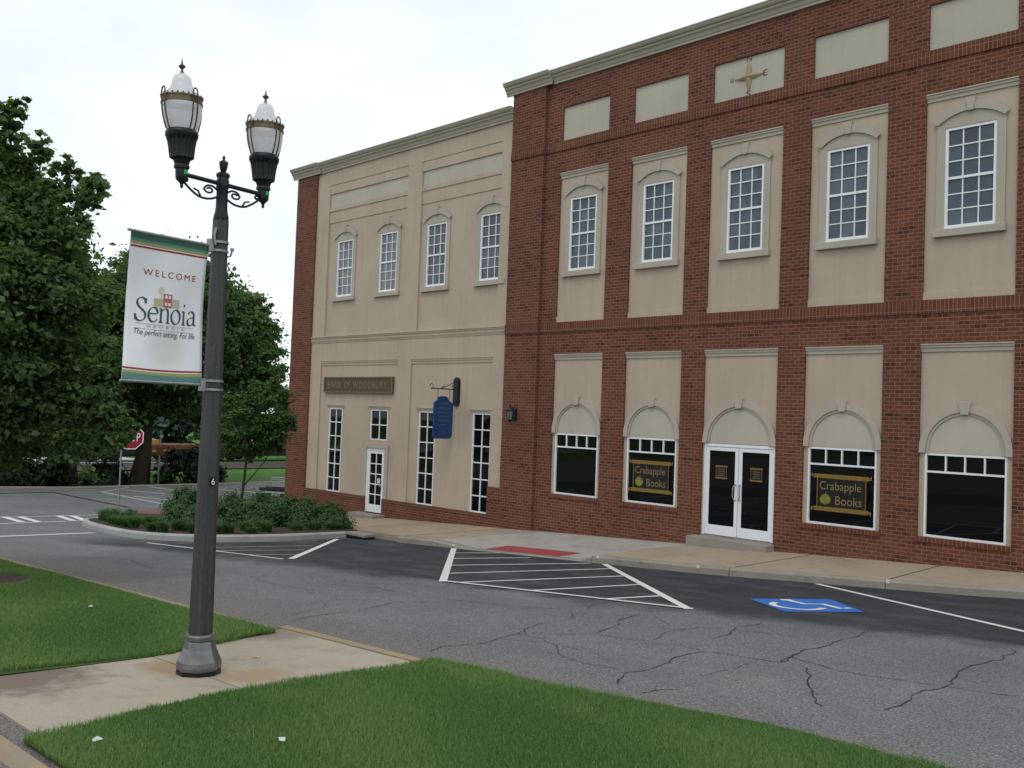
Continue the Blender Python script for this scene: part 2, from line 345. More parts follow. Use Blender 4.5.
def tag(o, label=None, cat=None, group=None, kind=None):
    if label: o['label'] = label
    if cat: o['category'] = cat
    if group: o['group'] = group
    if kind: o['kind'] = kind
    return o
def empty(name, loc=(0, 0, 0), rz=0.):
    o = bpy.data.objects.new(name, None); COL.objects.link(o); o.location = loc; o.rotation_euler = (0, 0, rz); o.empty_display_size = .2; return o
def copy_tree(o, parent=None):
    c = o.copy(); COL.objects.link(c); c.parent = parent
    for ch in list(o.children): copy_tree(ch, c)
    return c
def arc(cx, cz, r, a0, a1, n=20): return [(cx + r * math.cos(a0 + (a1 - a0) * i / n), cz + r * math.sin(a0 + (a1 - a0) * i / n)) for i in range(n + 1)]

def H(X, Y):                                    # the sloping ground
    s = .0515 * (max(X, -34) + 14.2) + .004 * min(0, X + 34)
    if X > 12: s = .0515 * 26.2
    w = 1 if X > -34 else max(.35, 1 - (-34 - X) / 25 * .65)
    return -.2 + s + .05 * max(0, -2.2 - max(Y, -40)) * w
def strip(mb, a, b, w, dz=.008, step=.5):      # painted line draped on the road
    a, b = Vector(a), Vector(b); L = (b - a).length; d = (b - a) / L; nrm = Vector((-d.y, d.x)) * w / 2; n = max(1, int(L / step)); v = []
    for i in range(n + 1):
        p = a + d * L * i / n
        for q in (p - nrm, p + nrm): v.append((q.x, q.y, H(q.x, q.y) + dz))
    return mb.add(v, [(2 * i, 2 * i + 2, 2 * i + 3, 2 * i + 1) for i in range(n)])
def quadpatch(mb, c, dz=.008, n=8):             # bilinear patch draped on the road, corners in order
    c = [Vector(p) for p in c]; v = []
    for j in range(n + 1):
        for i in range(n + 1):
            a = c[0].lerp(c[1], i / n); b = c[3].lerp(c[2], i / n); p = a.lerp(b, j / n); v.append((p.x, p.y, H(p.x, p.y) + dz))
    return mb.add(v, [(j * (n + 1) + i, j * (n + 1) + i + 1, (j + 1) * (n + 1) + i + 1, (j + 1) * (n + 1) + i) for j in range(n) for i in range(n)])
def sheet(name, xs, ys, f, mat, kind='structure', thick=0.):
    v = [(x, y, f(x, y)) for y in ys for x in xs]; nx, ny = len(xs), len(ys)
    q = [(j * nx + i, j * nx + i + 1, (j + 1) * nx + i + 1, (j + 1) * nx + i) for j in range(ny - 1) for i in range(nx - 1)]
    mb = MB().add(v, q)
    if thick:                                   # skirts
        bord = [i for i in range(nx)] + [j * nx + nx - 1 for j in range(1, ny)] + [(ny - 1) * nx + i for i in range(nx - 2, -1, -1)] + [j * nx for j in range(ny - 2, 0, -1)]
        b0 = len(mb.v); mb.v += [(mb.v[i][0], mb.v[i][1], mb.v[i][2] - thick) for i in bord]
        for k in range(len(bord)):
            k2 = (k + 1) % len(bord); mb.f.append((bord[k], b0 + k, b0 + k2, bord[k2]))
    return tag(mb.build(name, mat), kind=kind)
def lin(a, b, n): return [a + (b - a) * i / n for i in range(n + 1)]
def interp(x, pts):
    if x <= pts[0][0]: return pts[0][1]
    for (a, b), (c, d) in zip(pts, pts[1:]):
        if x <= c: return b + (d - b) * (x - a) / (c - a)
    return pts[-1][1]

# ------------------------------------------------------------------ ground, roads, pavements
gx = [-600, -300, -160, -110, -90, -75, -65, -59, -54, -50, -47, -44, -40, -37, -34, -28, -20, -10, 0, 12, 40, 120, 400]
gy = [-400, -150, -70, -40, -30, -20, -14, -9, -5, -2.2, 2, 8, 15, 25, 40, 70, 150, 500]
sheet('ground', gx, gy, lambda x, y: H(x, y) - .05, 'farlawn')
rx = [-46.3, -43, -40, -37, -34] + lin(-31, 12, 43); ry = [-40] + lin(-30, -3, 27) + [-2.2, 0, 3, 8, 14, 22, 34, 48, 60]
sheet('road', rx, ry, lambda x, y: H(x, y), 'asphalt')

CURB = [(-31.5, -3.5), (-22, -3.75), (-18.7, -4.05), (-17, -3.92), (-14.7, -3.75), (-12.4, -3.66), (-10.1, -3.45), (-8.5, -2.98), (-6.7, -2.46), (-4.9, -1.95), (0, -1.6), (6, -1.6)]
def yc(x): return interp(x, CURB)
def ramp_f(x): return interp(x, [(-17.6, 0), (-16.3, 1), (-13.1, 1), (-12.72, 0)])
def walk_z(x, t):            # t = 0 at wall, 1 at the kerb face
    z0 = .0515 * (x + 14.2); z1 = H(x, yc(x)) + .15 - .135 * ramp_f(x)
    return z0 + (z1 - z0) * t
def slab(name, x0, x1, mat, t0=0., t1=.94, lift=0.):
    n = max(2, int((x1 - x0) / .25)); mb = MB(); xs = lin(x0, x1, n); ts = lin(t0, t1, 4)
    v = [(x, .02 + (yc(x) - .02) * t, walk_z(x, t) + lift) for t in ts for x in xs]; nx = len(xs)
    mb.add(v, [((j + 1) * nx + i, (j + 1) * nx + i + 1, j * nx + i + 1, j * nx + i) for j in range(len(ts) - 1) for i in range(nx - 1)])
    b = len(mb.v); mb.add([(x, .02 + (yc(x) - .02) * ts[-1], walk_z(x, ts[-1]) - .25) for x in xs], [])
    k = (len(ts) - 1) * nx
    for i in range(nx - 1): mb.f.append((b + i, b + i + 1, k + i + 1, k + i))
    for xi in (0, nx - 1):                      # slab ends
        col = [j * nx + xi for j in range(len(ts))]; e = len(mb.v)
        mb.add([(mb.v[c][0], mb.v[c][1], mb.v[c][2] - .25) for c in col], [])
        for j in range(len(ts) - 1): mb.f.append((col[j], col[j + 1], e + j + 1, e + j))
    return mb
joints = [-31.5, -28.4, -25.2, -22.0, -18.9, -17.6]
mb = MB()
for a, b in list(zip(joints, joints[1:])) + [(-12.72, -9.62), (-9.62, -6.95), (-6.95, -3.9), (-3.9, -.8), (-.8, 2.3), (2.3, 6)]:
    s = slab('', a + .012, b - .012, '', t0=0); mb.add(s.v, s.f)
tag(mb.build('sidewalk', 'sidewalk'), kind='structure')
s = slab('', -17.593, -12.727, ''); tag(s.build('curb_ramp', 'rampc'), kind='structure')
# kerb in front of the sidewalk
mb = MB()
def kerb_run(mb, pts, w, hgt, zf=H, flip=1, low=lambda x: 0.):
    n = len(pts); v = []
    for i in range(n):
        p = Vector(pts[i]); t = (Vector(pts[min(i + 1, n - 1)]) - Vector(pts[max(i - 1, 0)])).normalized(); nm = Vector((-t.y, t.x)) * flip
        zt = zf(p.x, p.y) + hgt - low(p.x); q = p + nm * w
        for c, z in ((p, zf(p.x, p.y) - .15), (p + nm * .012, zt - .035), (p + nm * .045, zt), (q, zt + .002), (q, zt - .3)): v.append((c.x, c.y, z))
    f = []
    for i in range(n - 1):
        for k in range(4): f.append((i * 5 + k, (i + 1) * 5 + k, (i + 1) * 5 + k + 1, i * 5 + k + 1))
    f += [(0, 1, 2, 3, 4), tuple((n - 1) * 5 + k for k in (4, 3, 2, 1, 0))]
    mb.add(v, f)
xs_all = [-31.5, -28.4, -25.2, -22.0, -18.9, -17.6, -12.72, -9.62, -6.95, -3.9, -.8, 2.3, 6]
for a, b in zip(xs_all, xs_all[1:]):
    if a < -20.6: continue
    xs = lin(a + .006, b - .006, max(3, int((b - a) / .3)))
    kerb_run(mb, [(x, yc(x)) for x in xs], .165, .15, low=lambda x: .135 * ramp_f(x))
tag(mb.build('kerb', 'kerbc', smooth=False), kind='structure')
mb = MB()
for x in (-10.25, -6.95, -12.6, -16.9):       # small white ticks on the kerb where the stall lines end
    y = yc(x + .03); mb.box(x, x + .06, y + .0, y + .06, H(x, y) + .10 - .09 * ramp_f(x), H(x, y) + .154 - .135 * ramp_f(x))
tag(mb.build('kerb_paint_marks', 'pwhite'), kind='structure')
mb = MB(); n = 8; v = []
for j in range(n + 1):                          # red tactile panel on the ramp
    for i in range(n + 1):
        x = -16.05 + 2.25 * i / n; t = .74 + .20 * j / n; v.append((x, .02 + (yc(x) - .02) * t, walk_z(x, t) + .006))
mb.add(v, [((j + 1) * (n + 1) + i, (j + 1) * (n + 1) + i + 1, j * (n + 1) + i + 1, j * (n + 1) + i) for j in range(n) for i in range(n)])
tag(mb.build('tactile_paving', 'dome'), kind='structure')
q_ = MB().box(-20.72, -19.85, -4.36, -3.95, H(-20.4, -4.2) + .092, H(-20.4, -4.2) + .15); tag(q_.build('drain_cover', 'kerbc'), kind='structure')
mb = MB().box(-20.72, -19.86, -4.33, -4.0, H(-20.4, -4.2) - .1, H(-20.4, -4.2) + .09)
tag(mb.build('storm_drain', 'black'), kind='structure')  # solid black block, the dark of the inlet opening put into its colour

mb = MB()
for x in (-28.4, -25.2, -22.0, -18.9, -9.62, -6.95, -3.9, -.8):      # dark sawn joints between the slabs
    v = []
    for t in lin(0.005, .935, 6):
        for d_ in (-.012, .012): v.append((x + d_, .02 + (yc(x) - .02) * t, walk_z(x, t) + .003))
    mb.add(v, [(2 * i, 2 * i + 2, 2 * i + 3, 2 * i + 1) for i in range(6)])
tag(mb.build('pavement_joints', 'crack'), kind='structure')

# planting island
ISL = [(-34.2, -3.1), (-33.2, -4.5), (-30.3, -6.6), (-28.5, -7.85), (-28.1, -8.25), (-27.6, -8.6), (-26.3, -9.05), (-24.4, -9.4), (-22.4, -9.6), (-21.3, -9.45), (-20.6, -9.0), (-20.15, -8.2), (-20.05, -7.1), (-20.3, -5.8), (-20.65, -4.4), (-20.75, -3.8)]
def smooth_line(p, n=4):
    out = []
    for i in range(len(p) - 1):
        p0, p1, p2, p3 = [np.array(p[max(0, min(len(p) - 1, i + k))]) for k in (-1, 0, 1, 2)]
        for j in range(n):
            t = j / n; out.append(tuple(.5 * ((2 * p1) + (-p0 + p2) * t + (2 * p0 - 5 * p1 + 4 * p2 - p3) * t * t + (-p0 + 3 * p1 - 3 * p2 + p3) * t ** 3)))
    return out + [tuple(p[-1])]
isl = smooth_line(ISL)
mb = MB(); kerb_run(mb, isl, .16, .15); tag(mb.build('island_kerb', 'islandk'), kind='structure')
inner = []
for i in range(len(isl)):
    t = (Vector(isl[min(i + 1, len(isl) - 1)]) - Vector(isl[max(i - 1, 0)])).normalized(); inner.append(Vector(isl[i]) + Vector((-t.y, t.x)) * .155)
mb = MB(); cpt = Vector((-26, -4.2)); rings = 6; v = []
for k in range(rings + 1):
    for p in inner:
        q = p.lerp(Vector((min(-21.2, max(-33.0, p.x)), -3.6)), k / rings); v.append((q.x, q.y, H(q.x, q.y) + .13 + .05 * math.sin(min(1, k / 2) * 1.5)))
n = len(inner); mb.add(v, [(k * n + i, k * n + i + 1, (k + 1) * n + i + 1, (k + 1) * n + i) for k in range(rings) for i in range(n - 1)])
tag(mb.build('mulch_bed', 'mulch'), kind='structure')
mb = MB(); quadpatch(mb, [(-33.0, -4.3), (-30.2, -6.35), (-29.2, -5.3), (-32.0, -3.6)], .19, 6); tag(mb.build('brick_paver_strip', 'paver'), kind='structure')

# lawns, concrete walk, yellow kerbs between the two roads
def lawn_z(x, y): return H(x, y) + .028 + .012 * math.sin(x * 1.3 + .4) * math.sin(y * 1.7)
WL, WR = -8.25, -6.42
def edge_l(y): return .13 + interp(y, [(-17, -7.88), (-15.3, -8.0), (-14.2, -8.42), (-13.5, -8.62)])
def edge_r(y): return .15 + interp(y, [(-17, -6.02), (-16.2, -6.26), (-15.5, -6.4), (-14.5, -6.52), (-13.3, -6.56)])
def edge_k(x): return interp(x, [(-6.6, -13.36), (-5.2, -13.36), (-3.2, -13.04), (-1.5, -13.10), (9, -13.2)])
def lawn_mesh(name, fx0, fx1, y0, y1, nx, ny, label=None):
    v = []
    for j in range(ny + 1):
        y = y0 + (y1 - y0) * j / ny
        for i in range(nx + 1):
            x = fx0(y) + (fx1(y) - fx0(y)) * (i / nx); v.append((x, y + ((edge_k(x) + 13.36) * j / ny if y1 == -13.36 else 0), lawn_z(x, y)))
    mb = MB().add(v, [(j * (nx + 1) + i, j * (nx + 1) + i + 1, (j + 1) * (nx + 1) + i + 1, (j + 1) * (nx + 1) + i) for j in range(ny) for i in range(nx)])
    return tag(mb.build(name, 'lawn'), kind='structure')
lawn_mesh('lawn', edge_r, lambda y: 9, -16.98, -13.36, 40, 14)
lawn_mesh('lawn', lambda y: -33, edge_l, -16.98, -13.78, 60, 12)
mb = MB(); ys = lin(-16.98, -13.42, 14)
for y0, y1 in ((-16.87, -15.31), (-15.295, -13.6)):
    ysl = lin(y0, y1, 8); v = []
    for y in ysl:
        for x in lin(edge_l(y) - .12, edge_r(y) + .12, 6): v.append((x, y, H(x, y) + .018))
    mb.add(v, [(j * 7 + i, j * 7 + i + 1, (j + 1) * 7 + i + 1, (j + 1) * 7 + i) for j in range(8) for i in range(6)])
    for row in (0, 8):
        b = len(mb.v); mb.add([(v[row * 7 + i][0], v[row * 7 + i][1], v[row * 7 + i][2] - .12) for i in range(7)], [])
        off = b - 63
        for i in range(6): mb.f.append((off + row * 7 + i, off + row * 7 + i + 1, b + i + 1, b + i))
tag(mb.build('path', 'walk'), kind='structure')
mb = MB()
kerb_run(mb, [(x, -13.42 - .02 * max(0, min(1, (-x - 8)))) for x in lin(-8.7, 9, 40)], .16, .03, flip=-1)
kerb_run(mb, [(x, -13.62) for x in lin(-33, -8.75, 50)], .16, .03, flip=-1)
kerb_run(mb, [(x, -17.19) for x in lin(-33, 9, 60)], .12, .04, flip=1)
tag(mb.build('yellow_kerb', 'kerby'), kind='structure')
v = []; mb = MB()
for k in range(20):
    a = 2 * math.pi * k / 20; r = .85 + .15 * math.sin(3 * a) + .1 * math.sin(5 * a + 1); x, y = -14.35 + r * 1.15 * math.cos(a), -14.85 + r * .75 * math.sin(a); v.append((x, y, lawn_z(x, y) + .008))
mb.add(v + [(-14.35, -14.85, lawn_z(-14.35, -14.85) + .09)], [(k, (k + 1) % 20, 20) for k in range(20)]); tag(mb.build('mulch_ring', 'plum'), kind='structure')

# painted markings
mb = MB()
strip(mb, (-16.75, -3.98), (-11.35, -9.0), .13); strip(mb, (-12.3, -3.75), (-7.2, -8.2), .13, .012); strip(mb, (-11.35, -8.95), (-7.2, -8.12), .10, .016)
tag(mb.build('aisle_border_marking', 'pwhite'), kind='structure')
mb = MB()
for a, b in (((-15.72, -4.9), (-15.3, -3.85)), ((-14.6, -5.98), (-14.1, -4.1)), ((-13.45, -7.02), (-12.6, -3.85)), ((-12.3, -8.05), (-11.6, -4.42)), ((-11.15, -8.95), (-10.55, -5.35)), ((-9.8, -8.62), (-9.5, -6.25)), ((-8.55, -8.4), (-8.35, -7.25))):
    strip(mb, a, b, .085)
tag(mb.build('aisle_hatch_marking', 'pwhite'), kind='structure')
mb = MB(); strip(mb, (-8.0, -3.0), (-3.1, -6.45), .11); tag(mb.build('stall_line_marking', 'pwhite'), kind='structure')
mb = MB(); strip(mb, (-20.3, -9.9), (-15.75, -9.25), .09); strip(mb, (-20.2, -4.95), (-15.7, -9.1), .13, .012); tag(mb.build('aisle_border_marking', 'pwhite'), kind='structure')
mb = MB()
for a, b in (((-20.0, -9.35), (-19.85, -5.75)), ((-18.72, -9.5), (-18.5, -6.8)), ((-17.9, -9.5), (-17.5, -7.65)), ((-16.85, -9.35), (-16.5, -8.45))): strip(mb, a, b, .085)
tag(mb.build('aisle_hatch_marking', 'pyell'), kind='structure')
A, B, C_, D_ = Vector((-7.42, -6.28)), Vector((-6.72, -5.08)), Vector((-5.70, -6.13)), Vector((-6.36, -7.16))
mb = MB(); quadpatch(mb, [A, B, C_, D_], .008, 8); tag(mb.build('accessible_parking_symbol', 'pblue'), kind='structure')
def hc(u, w):                                   # symbol frame: u across, w upwards (away from the building)
    top = A.lerp(B, u); bot = D_.lerp(C_, u); return top.lerp(bot, w)
def hcstroke(mb, pts, wd, dz):
    P = [hc(*p) for p in pts]; n = len(P); v = []
    for i in range(n):
        t = (P[min(i + 1, n - 1)] - P[max(i - 1, 0)]).normalized(); nm = Vector((-t.y, t.x)) * wd / 2
        for q in (P[i] - nm, P[i] + nm): v.append((q.x, q.y, H(q.x, q.y) + dz))
    mb.add(v, [(2 * i, 2 * i + 2, 2 * i + 3, 2 * i + 1) for i in range(n - 1)])
# head, torso, seat, leg and wheel of the wheelchair figure
mb = MB()
hcstroke(mb, [(.34, .10), (.47, .13)], .15, .0125)
hcstroke(mb, [(.42, .18), (.50, .45), (.72, .45), (.80, .78), (.94, .74)], .11, .0140)
hcstroke(mb, [(.36 + .29 * math.cos(R(t)), .58 + .30 * math.sin(R(t))) for t in range(35, 240, 10)], .10, .0155)
tag(mb.build('wheelchair_symbol', 'pwhite'), kind='structure')
mb = MB()
strip(mb, (-30.3, -11.5), (-33.3, -5.0), .14); strip(mb, (-27.2, -11.9), (-29.2, -7.95), .14)
for a, b in (((-31.4, -9.55), (-28.4, -9.95)), ((-31.4, -9.1), (-28.4, -9.5)), ((-32.0, -7.75), (-29.15, -8.3)), ((-32.0, -7.3), (-29.1, -7.95)), ((-30.9, -10.9), (-27.6, -11.4)), ((-30.9, -10.45), (-27.8, -10.95))): strip(mb, a, b, .22, .012)
tag(mb.build('crosswalk_marking', 'pwhite'), kind='structure')
mb = MB(); strip(mb, (-22.75, -12.7), (-23.75, -9.75), .22); tag(mb.build('stop_line', 'pwhite'), kind='structure')
mb = MB()
for a, b, w in (((-44.2, -1.7), (-37.3, -1.6), .14), ((-41.4, -1.3), (-38.9, -.6), .14), ((-46.0, 1.4), (-42.7, 1.8), .16), ((-44.6, -.3), (-42.0, .4), .14), ((-45.0, 3.2), (-41.0, 4.6), .14), ((-46.0, -4.2), (-45.2, -1.5), .14), ((-46.1, -14), (-46.0, -4.4), .12), ((-44, -1.65), (-46.1, .5), .12)): strip(mb, a, b, w)
tag(mb.build('far_stall_marking', 'pfade'), kind='structure')
mb = MB()                                       # tar patch along the cross street
strip(mb, (-42.9, -7), (-43.9, -3.8), .3); strip(mb, (-43.9, -3.9), (-36.4, -3.6), .16, .012); strip(mb, (-42.6, 4.2), (-42.3, 8.4), .15)
tag(mb.build('tar_seam', 'crack'), kind='structure')
mb = MB()
for x0, x1, y0, y1 in ((-46.5, -46.3, -16.9, 40),):
    kerb_run(mb, [(x1, y) for y in lin(y0, y1, 50)], .15, .07, flip=1)
tag(mb.build('far_kerb', 'kerbc'), kind='structure')

CR = [[(-4.82, -12.74), (-5.08, -12.29), (-5.05, -12.03), (-5.13, -11.56), (-5.27, -10.82), (-5.15, -10.74), (-4.89, -10.68), (-4.5, -10.63), (-4.63, -10.16), (-4.65, -9.98)],
[(-8.04, -9.61), (-7.53, -10.23), (-7.37, -11.04), (-7.21, -11.37), (-7.03, -11.54), (-6.82, -11.3), (-6.57, -10.91), (-6.24, -10.86), (-5.94, -10.79), (-5.52, -10.71), (-5.26, -10.77)],
[(-6.63, -10.83), (-7.07, -9.91), (-7.27, -9.06)], [(-5.98, -10.68), (-6.26, -9.86), (-6.23, -9.41), (-6.03, -9.29), (-5.15, -9.03)],
[(-5.67, -10.03), (-6.0, -9.03), (-6.05, -8.25)], [(-4.49, -12.87), (-4.5, -12.65), (-4.39, -12.45)],
[(-4.5, -10.64), (-4.58, -10.4), (-4.71, -9.83), (-4.75, -9.04), (-4.78, -8.34), (-4.85, -7.72)],
[(-4.59, -10.28), (-4.15, -10.46), (-4.01, -10.57), (-3.72, -10.54), (-3.59, -10.51), (-3.24, -10.47), (-3.03, -10.39), (-2.52, -10.3)],
[(-4.22, -10.68), (-4.0, -10.99), (-3.68, -11.61), (-3.47, -11.97), (-3.37, -12.06)],
[(-3.02, -11.78), (-3.01, -11.43), (-3.05, -10.53), (-3.14, -10.0), (-3.26, -9.42), (-3.24, -8.86), (-3.2, -8.52), (-3.25, -7.97), (-3.33, -7.69)],
[(-6.79, -13.12), (-6.95, -12.83), (-6.86, -12.37), (-7.06, -11.63), (-7.32, -11.26)], [(-9.16, -13.11), (-9.33, -12.43), (-9.75, -11.29), (-9.63, -10.89)],
[(-12, -10.9), (-11.2, -10.4), (-10.1, -10.6), (-9.2, -10.2), (-8.1, -9.7)], [(-18, -12.9), (-16.6, -11.8), (-15.1, -12.1), (-13.4, -11.2)], [(-12.4, -5.2), (-11, -6.1), (-9.7, -5.6)]]
for _ in range(16):
    x, y = random.uniform(-14, -2.5), random.uniform(-12.6, -8.6); a = random.choice((0., 1.57, .8, 2.3)) + random.uniform(-.4, .4); p = [(x, y)]
    for k in range(random.randint(3, 6)): a += random.uniform(-.6, .6); x += .45 * math.cos(a); y += .45 * math.sin(a); p.append((x, min(-7.5, max(-13.2, y))))
    CR.append(p)
NMAIN = 15
def frac(p, amp):
    for _ in range(3):
        q = [p[0]]
        for a, b in zip(p, p[1:]):
            d = Vector(b) - Vector(a); m_ = (Vector(a) + Vector(b)) / 2 + Vector((-d.y, d.x)) * random.uniform(-amp, amp); q += [tuple(m_), b]
        p = q
    return p
mb = MB()
for i, c in enumerate(CR):
    p = frac(c, .09); n = len(p); v = []; k0 = random.uniform(.0045, .0078) if i < NMAIN else random.uniform(.002, .004)
    for j in range(n):
        t = (Vector(p[min(j + 1, n - 1)]) - Vector(p[max(j - 1, 0)])).normalized(); w = k0 * random.uniform(.35, 1.35) * (.35 if j in (0, n - 1) else 1); nm = Vector((-t.y, t.x)) * w
        for q in (Vector(p[j]) - nm, Vector(p[j]) + nm): v.append((q.x, q.y, H(q.x, q.y) + .0035))
    mb.add(v, [(2 * j, 2 * j + 2, 2 * j + 3, 2 * j + 1) for j in range(n - 1)])
tag(mb.build('road_cracks', 'crack'), kind='structure')

# railway strip and pale lot beyond the cross street
def yline(x0, x1): return [x0, x1]
sheet('railway_bed', [-62.5, -58.0], lin(-45, 60, 20), lambda x, y: H(x, y) + .02 + (.12 if x < -60 else 0), 'ballast')
sheet('gravel_lot', [-82, -73, -65.5], lin(-60, 11, 8), lambda x, y: H(x, y) + .0, 'lot')
for x in (-59.4, -60.84):
    r_ = MB().profile_x([(-.07, 0), (-.07, .03), (-.018, .05), (-.018, .12), (-.04, .13), (-.04, .17), (.04, .17), (.04, .13), (.018, .12), (.018, .05), (.07, .03), (.07, 0)], 0, 105)
    o = r_.build('railway_rail', 'raildark'); o.location = (x, -45, H(x, -45) + .1 + (0 if x > -60 else .05)); o.rotation_euler = (0, 0, R(90))
    tag(o, 'long dark steel rail on pale ballast, ' + ('nearer to the road' if x > -60 else 'farther from the road, next to the freight car'), 'rail', 'rails of the track')

# ------------------------------------------------------------------ text helpers
def text_mb(txt, width, shear=0., height=None, spacing=1.0):
    cu = bpy.data.curves.new('t', 'FONT'); cu.body = txt; cu.shear = shear; cu.space_character = spacing; cu.extrude = .0; cu.fill_mode = 'FRONT'; cu.resolution_u = 4
    o = bpy.data.objects.new('t', cu); COL.objects.link(o); bpy.context.view_layer.update()
    me = bpy.data.meshes.new_from_object(o.evaluated_get(bpy.context.evaluated_depsgraph_get()))
    vs_ = [v.co.copy() for v in me.vertices]; fs = [tuple(p.vertices) for p in me.polygons]
    bpy.data.objects.remove(o); bpy.data.curves.remove(cu); bpy.data.meshes.remove(me)
    x0, x1 = min(v.x for v in vs_), max(v.x for v in vs_); y0, y1 = min(v.y for v in vs_), max(v.y for v in vs_)
    s = width / (x1 - x0); sy = s if height is None else height / (y1 - y0)
    return MB().add([((v.x - (x0 + x1) / 2) * s, (v.y - (y0 + y1) / 2) * sy, 0) for v in vs_], fs)
def nib(strokes, nibw=.10, ang=28, minw=.028):      # broad-pen letters: strokes are lists of points
    mb = MB(); a = R(ang); nx, ny = math.cos(a), math.sin(a); dz = 0.
    for st in strokes:
        st = smooth_line(st, 6) if len(st) > 2 else st; n = len(st); v = []
        for i in range(n):
            t = (Vector(st[min(i + 1, n - 1)]) - Vector(st[max(i - 1, 0)])).normalized(); w = math.sqrt((nibw * abs(nx * t.y - ny * t.x)) ** 2 + minw ** 2) / 2
            nm = Vector((-t.y, t.x)) * w
            for q in (Vector(st[i]) - nm, Vector(st[i]) + nm): v.append((q.x, q.y, dz))
        mb.add(v, [(2 * i, 2 * i + 2, 2 * i + 3, 2 * i + 1) for i in range(n - 1)]); dz += .0006
    return mb

# ------------------------------------------------------------------ buildings
def wall_holes(mb, x0, x1, z0, z1, holes, y0, y1):
    xs = sorted({x0, x1, *[h[0] for h in holes], *[h[1] for h in holes]}); zs = sorted({z0, z1, *[h[2] for h in holes], *[h[3] for h in holes]})
    xs = [x for x in xs if x0 <= x <= x1]; zs = [z for z in zs if z0 <= z <= z1]
    inside = lambda x, z: any(h[0] < x < h[1] and h[2] < z < h[3] for h in holes)
    solid = {}
    for i in range(len(xs) - 1):
        for j in range(len(zs) - 1): solid[i, j] = not inside((xs[i] + xs[i + 1]) / 2, (zs[j] + zs[j + 1]) / 2)
    for (i, j), s in solid.items():
        if not s: continue
        a, b, c, d = xs[i], xs[i + 1], zs[j], zs[j + 1]
        mb.add([(a, y0, c), (b, y0, c), (b, y0, d), (a, y0, d)], [(0, 1, 2, 3)])
        if not solid.get((i - 1, j)): mb.add([(a, y1, c), (a, y0, c), (a, y0, d), (a, y1, d)], [(0, 1, 2, 3)])
        if not solid.get((i + 1, j)): mb.add([(b, y0, c), (b, y1, c), (b, y1, d), (b, y0, d)], [(0, 1, 2, 3)])
        if not solid.get((i, j - 1)): mb.add([(a, y0, c), (a, y1, c), (b, y1, c), (b, y0, c)], [(0, 1, 2, 3)])
        if not solid.get((i, j + 1)): mb.add([(a, y0, d), (b, y0, d), (b, y1, d), (a, y1, d)], [(0, 1, 2, 3)])
    return mb
def cornice_prof(y, z0, z1, out):
    h_ = z1 - z0
    return [(y, z0), (y - out * .22, z0), (y - out * .22, z0 + h_ * .16), (y - out * .30, z0 + h_ * .20), (y - out * .42, z0 + h_ * .40), (y - out * .62, z0 + h_ * .52), (y - out * .62, z0 + h_ * .64), (y - out * .80, z0 + h_ * .70), (y - out * .92, z0 + h_ * .82), (y - out * .92, z0 + h_ * .90), (y - out, z0 + h_ * .92), (y - out, z1), (y, z1)]
def ledge(mb, x0, x1, y, z0, z1, out):       # small stepped moulding
    h_ = z1 - z0
    mb.profile_x([(y, z0), (y - out * .35, z0), (y - out * .4, z0 + h_ * .42), (y - out * .68, z0 + h_ * .5), (y - out * .74, z0 + h_ * .78), (y - out, z0 + h_ * .84), (y - out, z1), (y, z1)], x0, x1)
BR_X0, PIL_X1, BR_X1 = -19.25, -17.95, 1.2
BC = [-16.515 + 2.49 * k for k in range(7)]

brick_b = empty('brick_building', (-9, .15, 0))
tag(brick_b, 'red brick two storey building with tan bays, arched shopfronts and a double glass door', 'building')
stuc_b = empty('stucco_building', (-25, .15, -.8))
tag(stuc_b, 'tan stucco two storey building with narrow windows and a brick pier at its far end', 'building')
def bpart(mb, name, mat, parent, **k):
    o = mb.build(name, mat, None, **k); o.parent = parent; o.matrix_parent_inverse = Matrix.Translation(-parent.location); return o

# --- brick building
holes = []
for k, c in enumerate(BC):
    w1, w2 = (.93, .955) if k == 2 else (.83, .855); holes += [(c - w1, c + w1, 10.67, 11.61), (c - w2, c + w2, 5.61, 9.77)]
    holes.append((c - .965, c + .965, .295, 4.73) if k == 2 else (c - .865, c + .865, .895, 4.73))
mb = wall_holes(MB(), PIL_X1, BR_X1, -1.4, 12.45, holes, 0., .30)
bpart(mb, 'wall', 'brick', brick_b)
mb = wall_holes(MB(), BR_X0, PIL_X1, -1.4, 12.45, [], -.09, .30); bpart(mb, 'corner_pier', 'brick', brick_b)
mb = MB(); mb.box(BR_X0 + .01, BR_X0 + .3, .3, 14, -1.4, 12.5).box(BR_X1 - .3, BR_X1 - .01, .3, 14, -1.4, 12.5).box(BR_X0 + .3, BR_X1 - .3, 13.7, 13.99, -1.4, 12.5)
bpart(mb, 'rear_wall', 'brick', brick_b)
mb = MB().box(BR_X0 + .3, BR_X1 - .3, .3, 13.7, 12.1, 12.3); bpart(mb, 'roof', 'roof', brick_b)
mb = MB()
for z in (5.37, 10.43):
    zz = z
    mb.box(PIL_X1, BR_X1, -.022, -.001, zz, zz + .232); mb.box(BR_X0 - .004, PIL_X1 + .02, -.112, -.091, zz, zz + .232)
mb.box(PIL_X1, BR_X1, -.03, -.0005, 5.335, 5.368); mb.box(BR_X0 - .004, PIL_X1 + .028, -.12, -.0905, 5.335, 5.368)
mb.box(PIL_X1, BR_X1, -.03, -.0005, 10.395, 10.428); mb.box(BR_X0 - .004, PIL_X1 + .028, -.12, -.0905, 10.395, 10.428)
for k, c in enumerate(BC):
    if k != 2: mb.box(c - .88, c + .88, -.03, -.001, .80, .893)
bpart(mb, 'brick_course', 'soldier', brick_b)
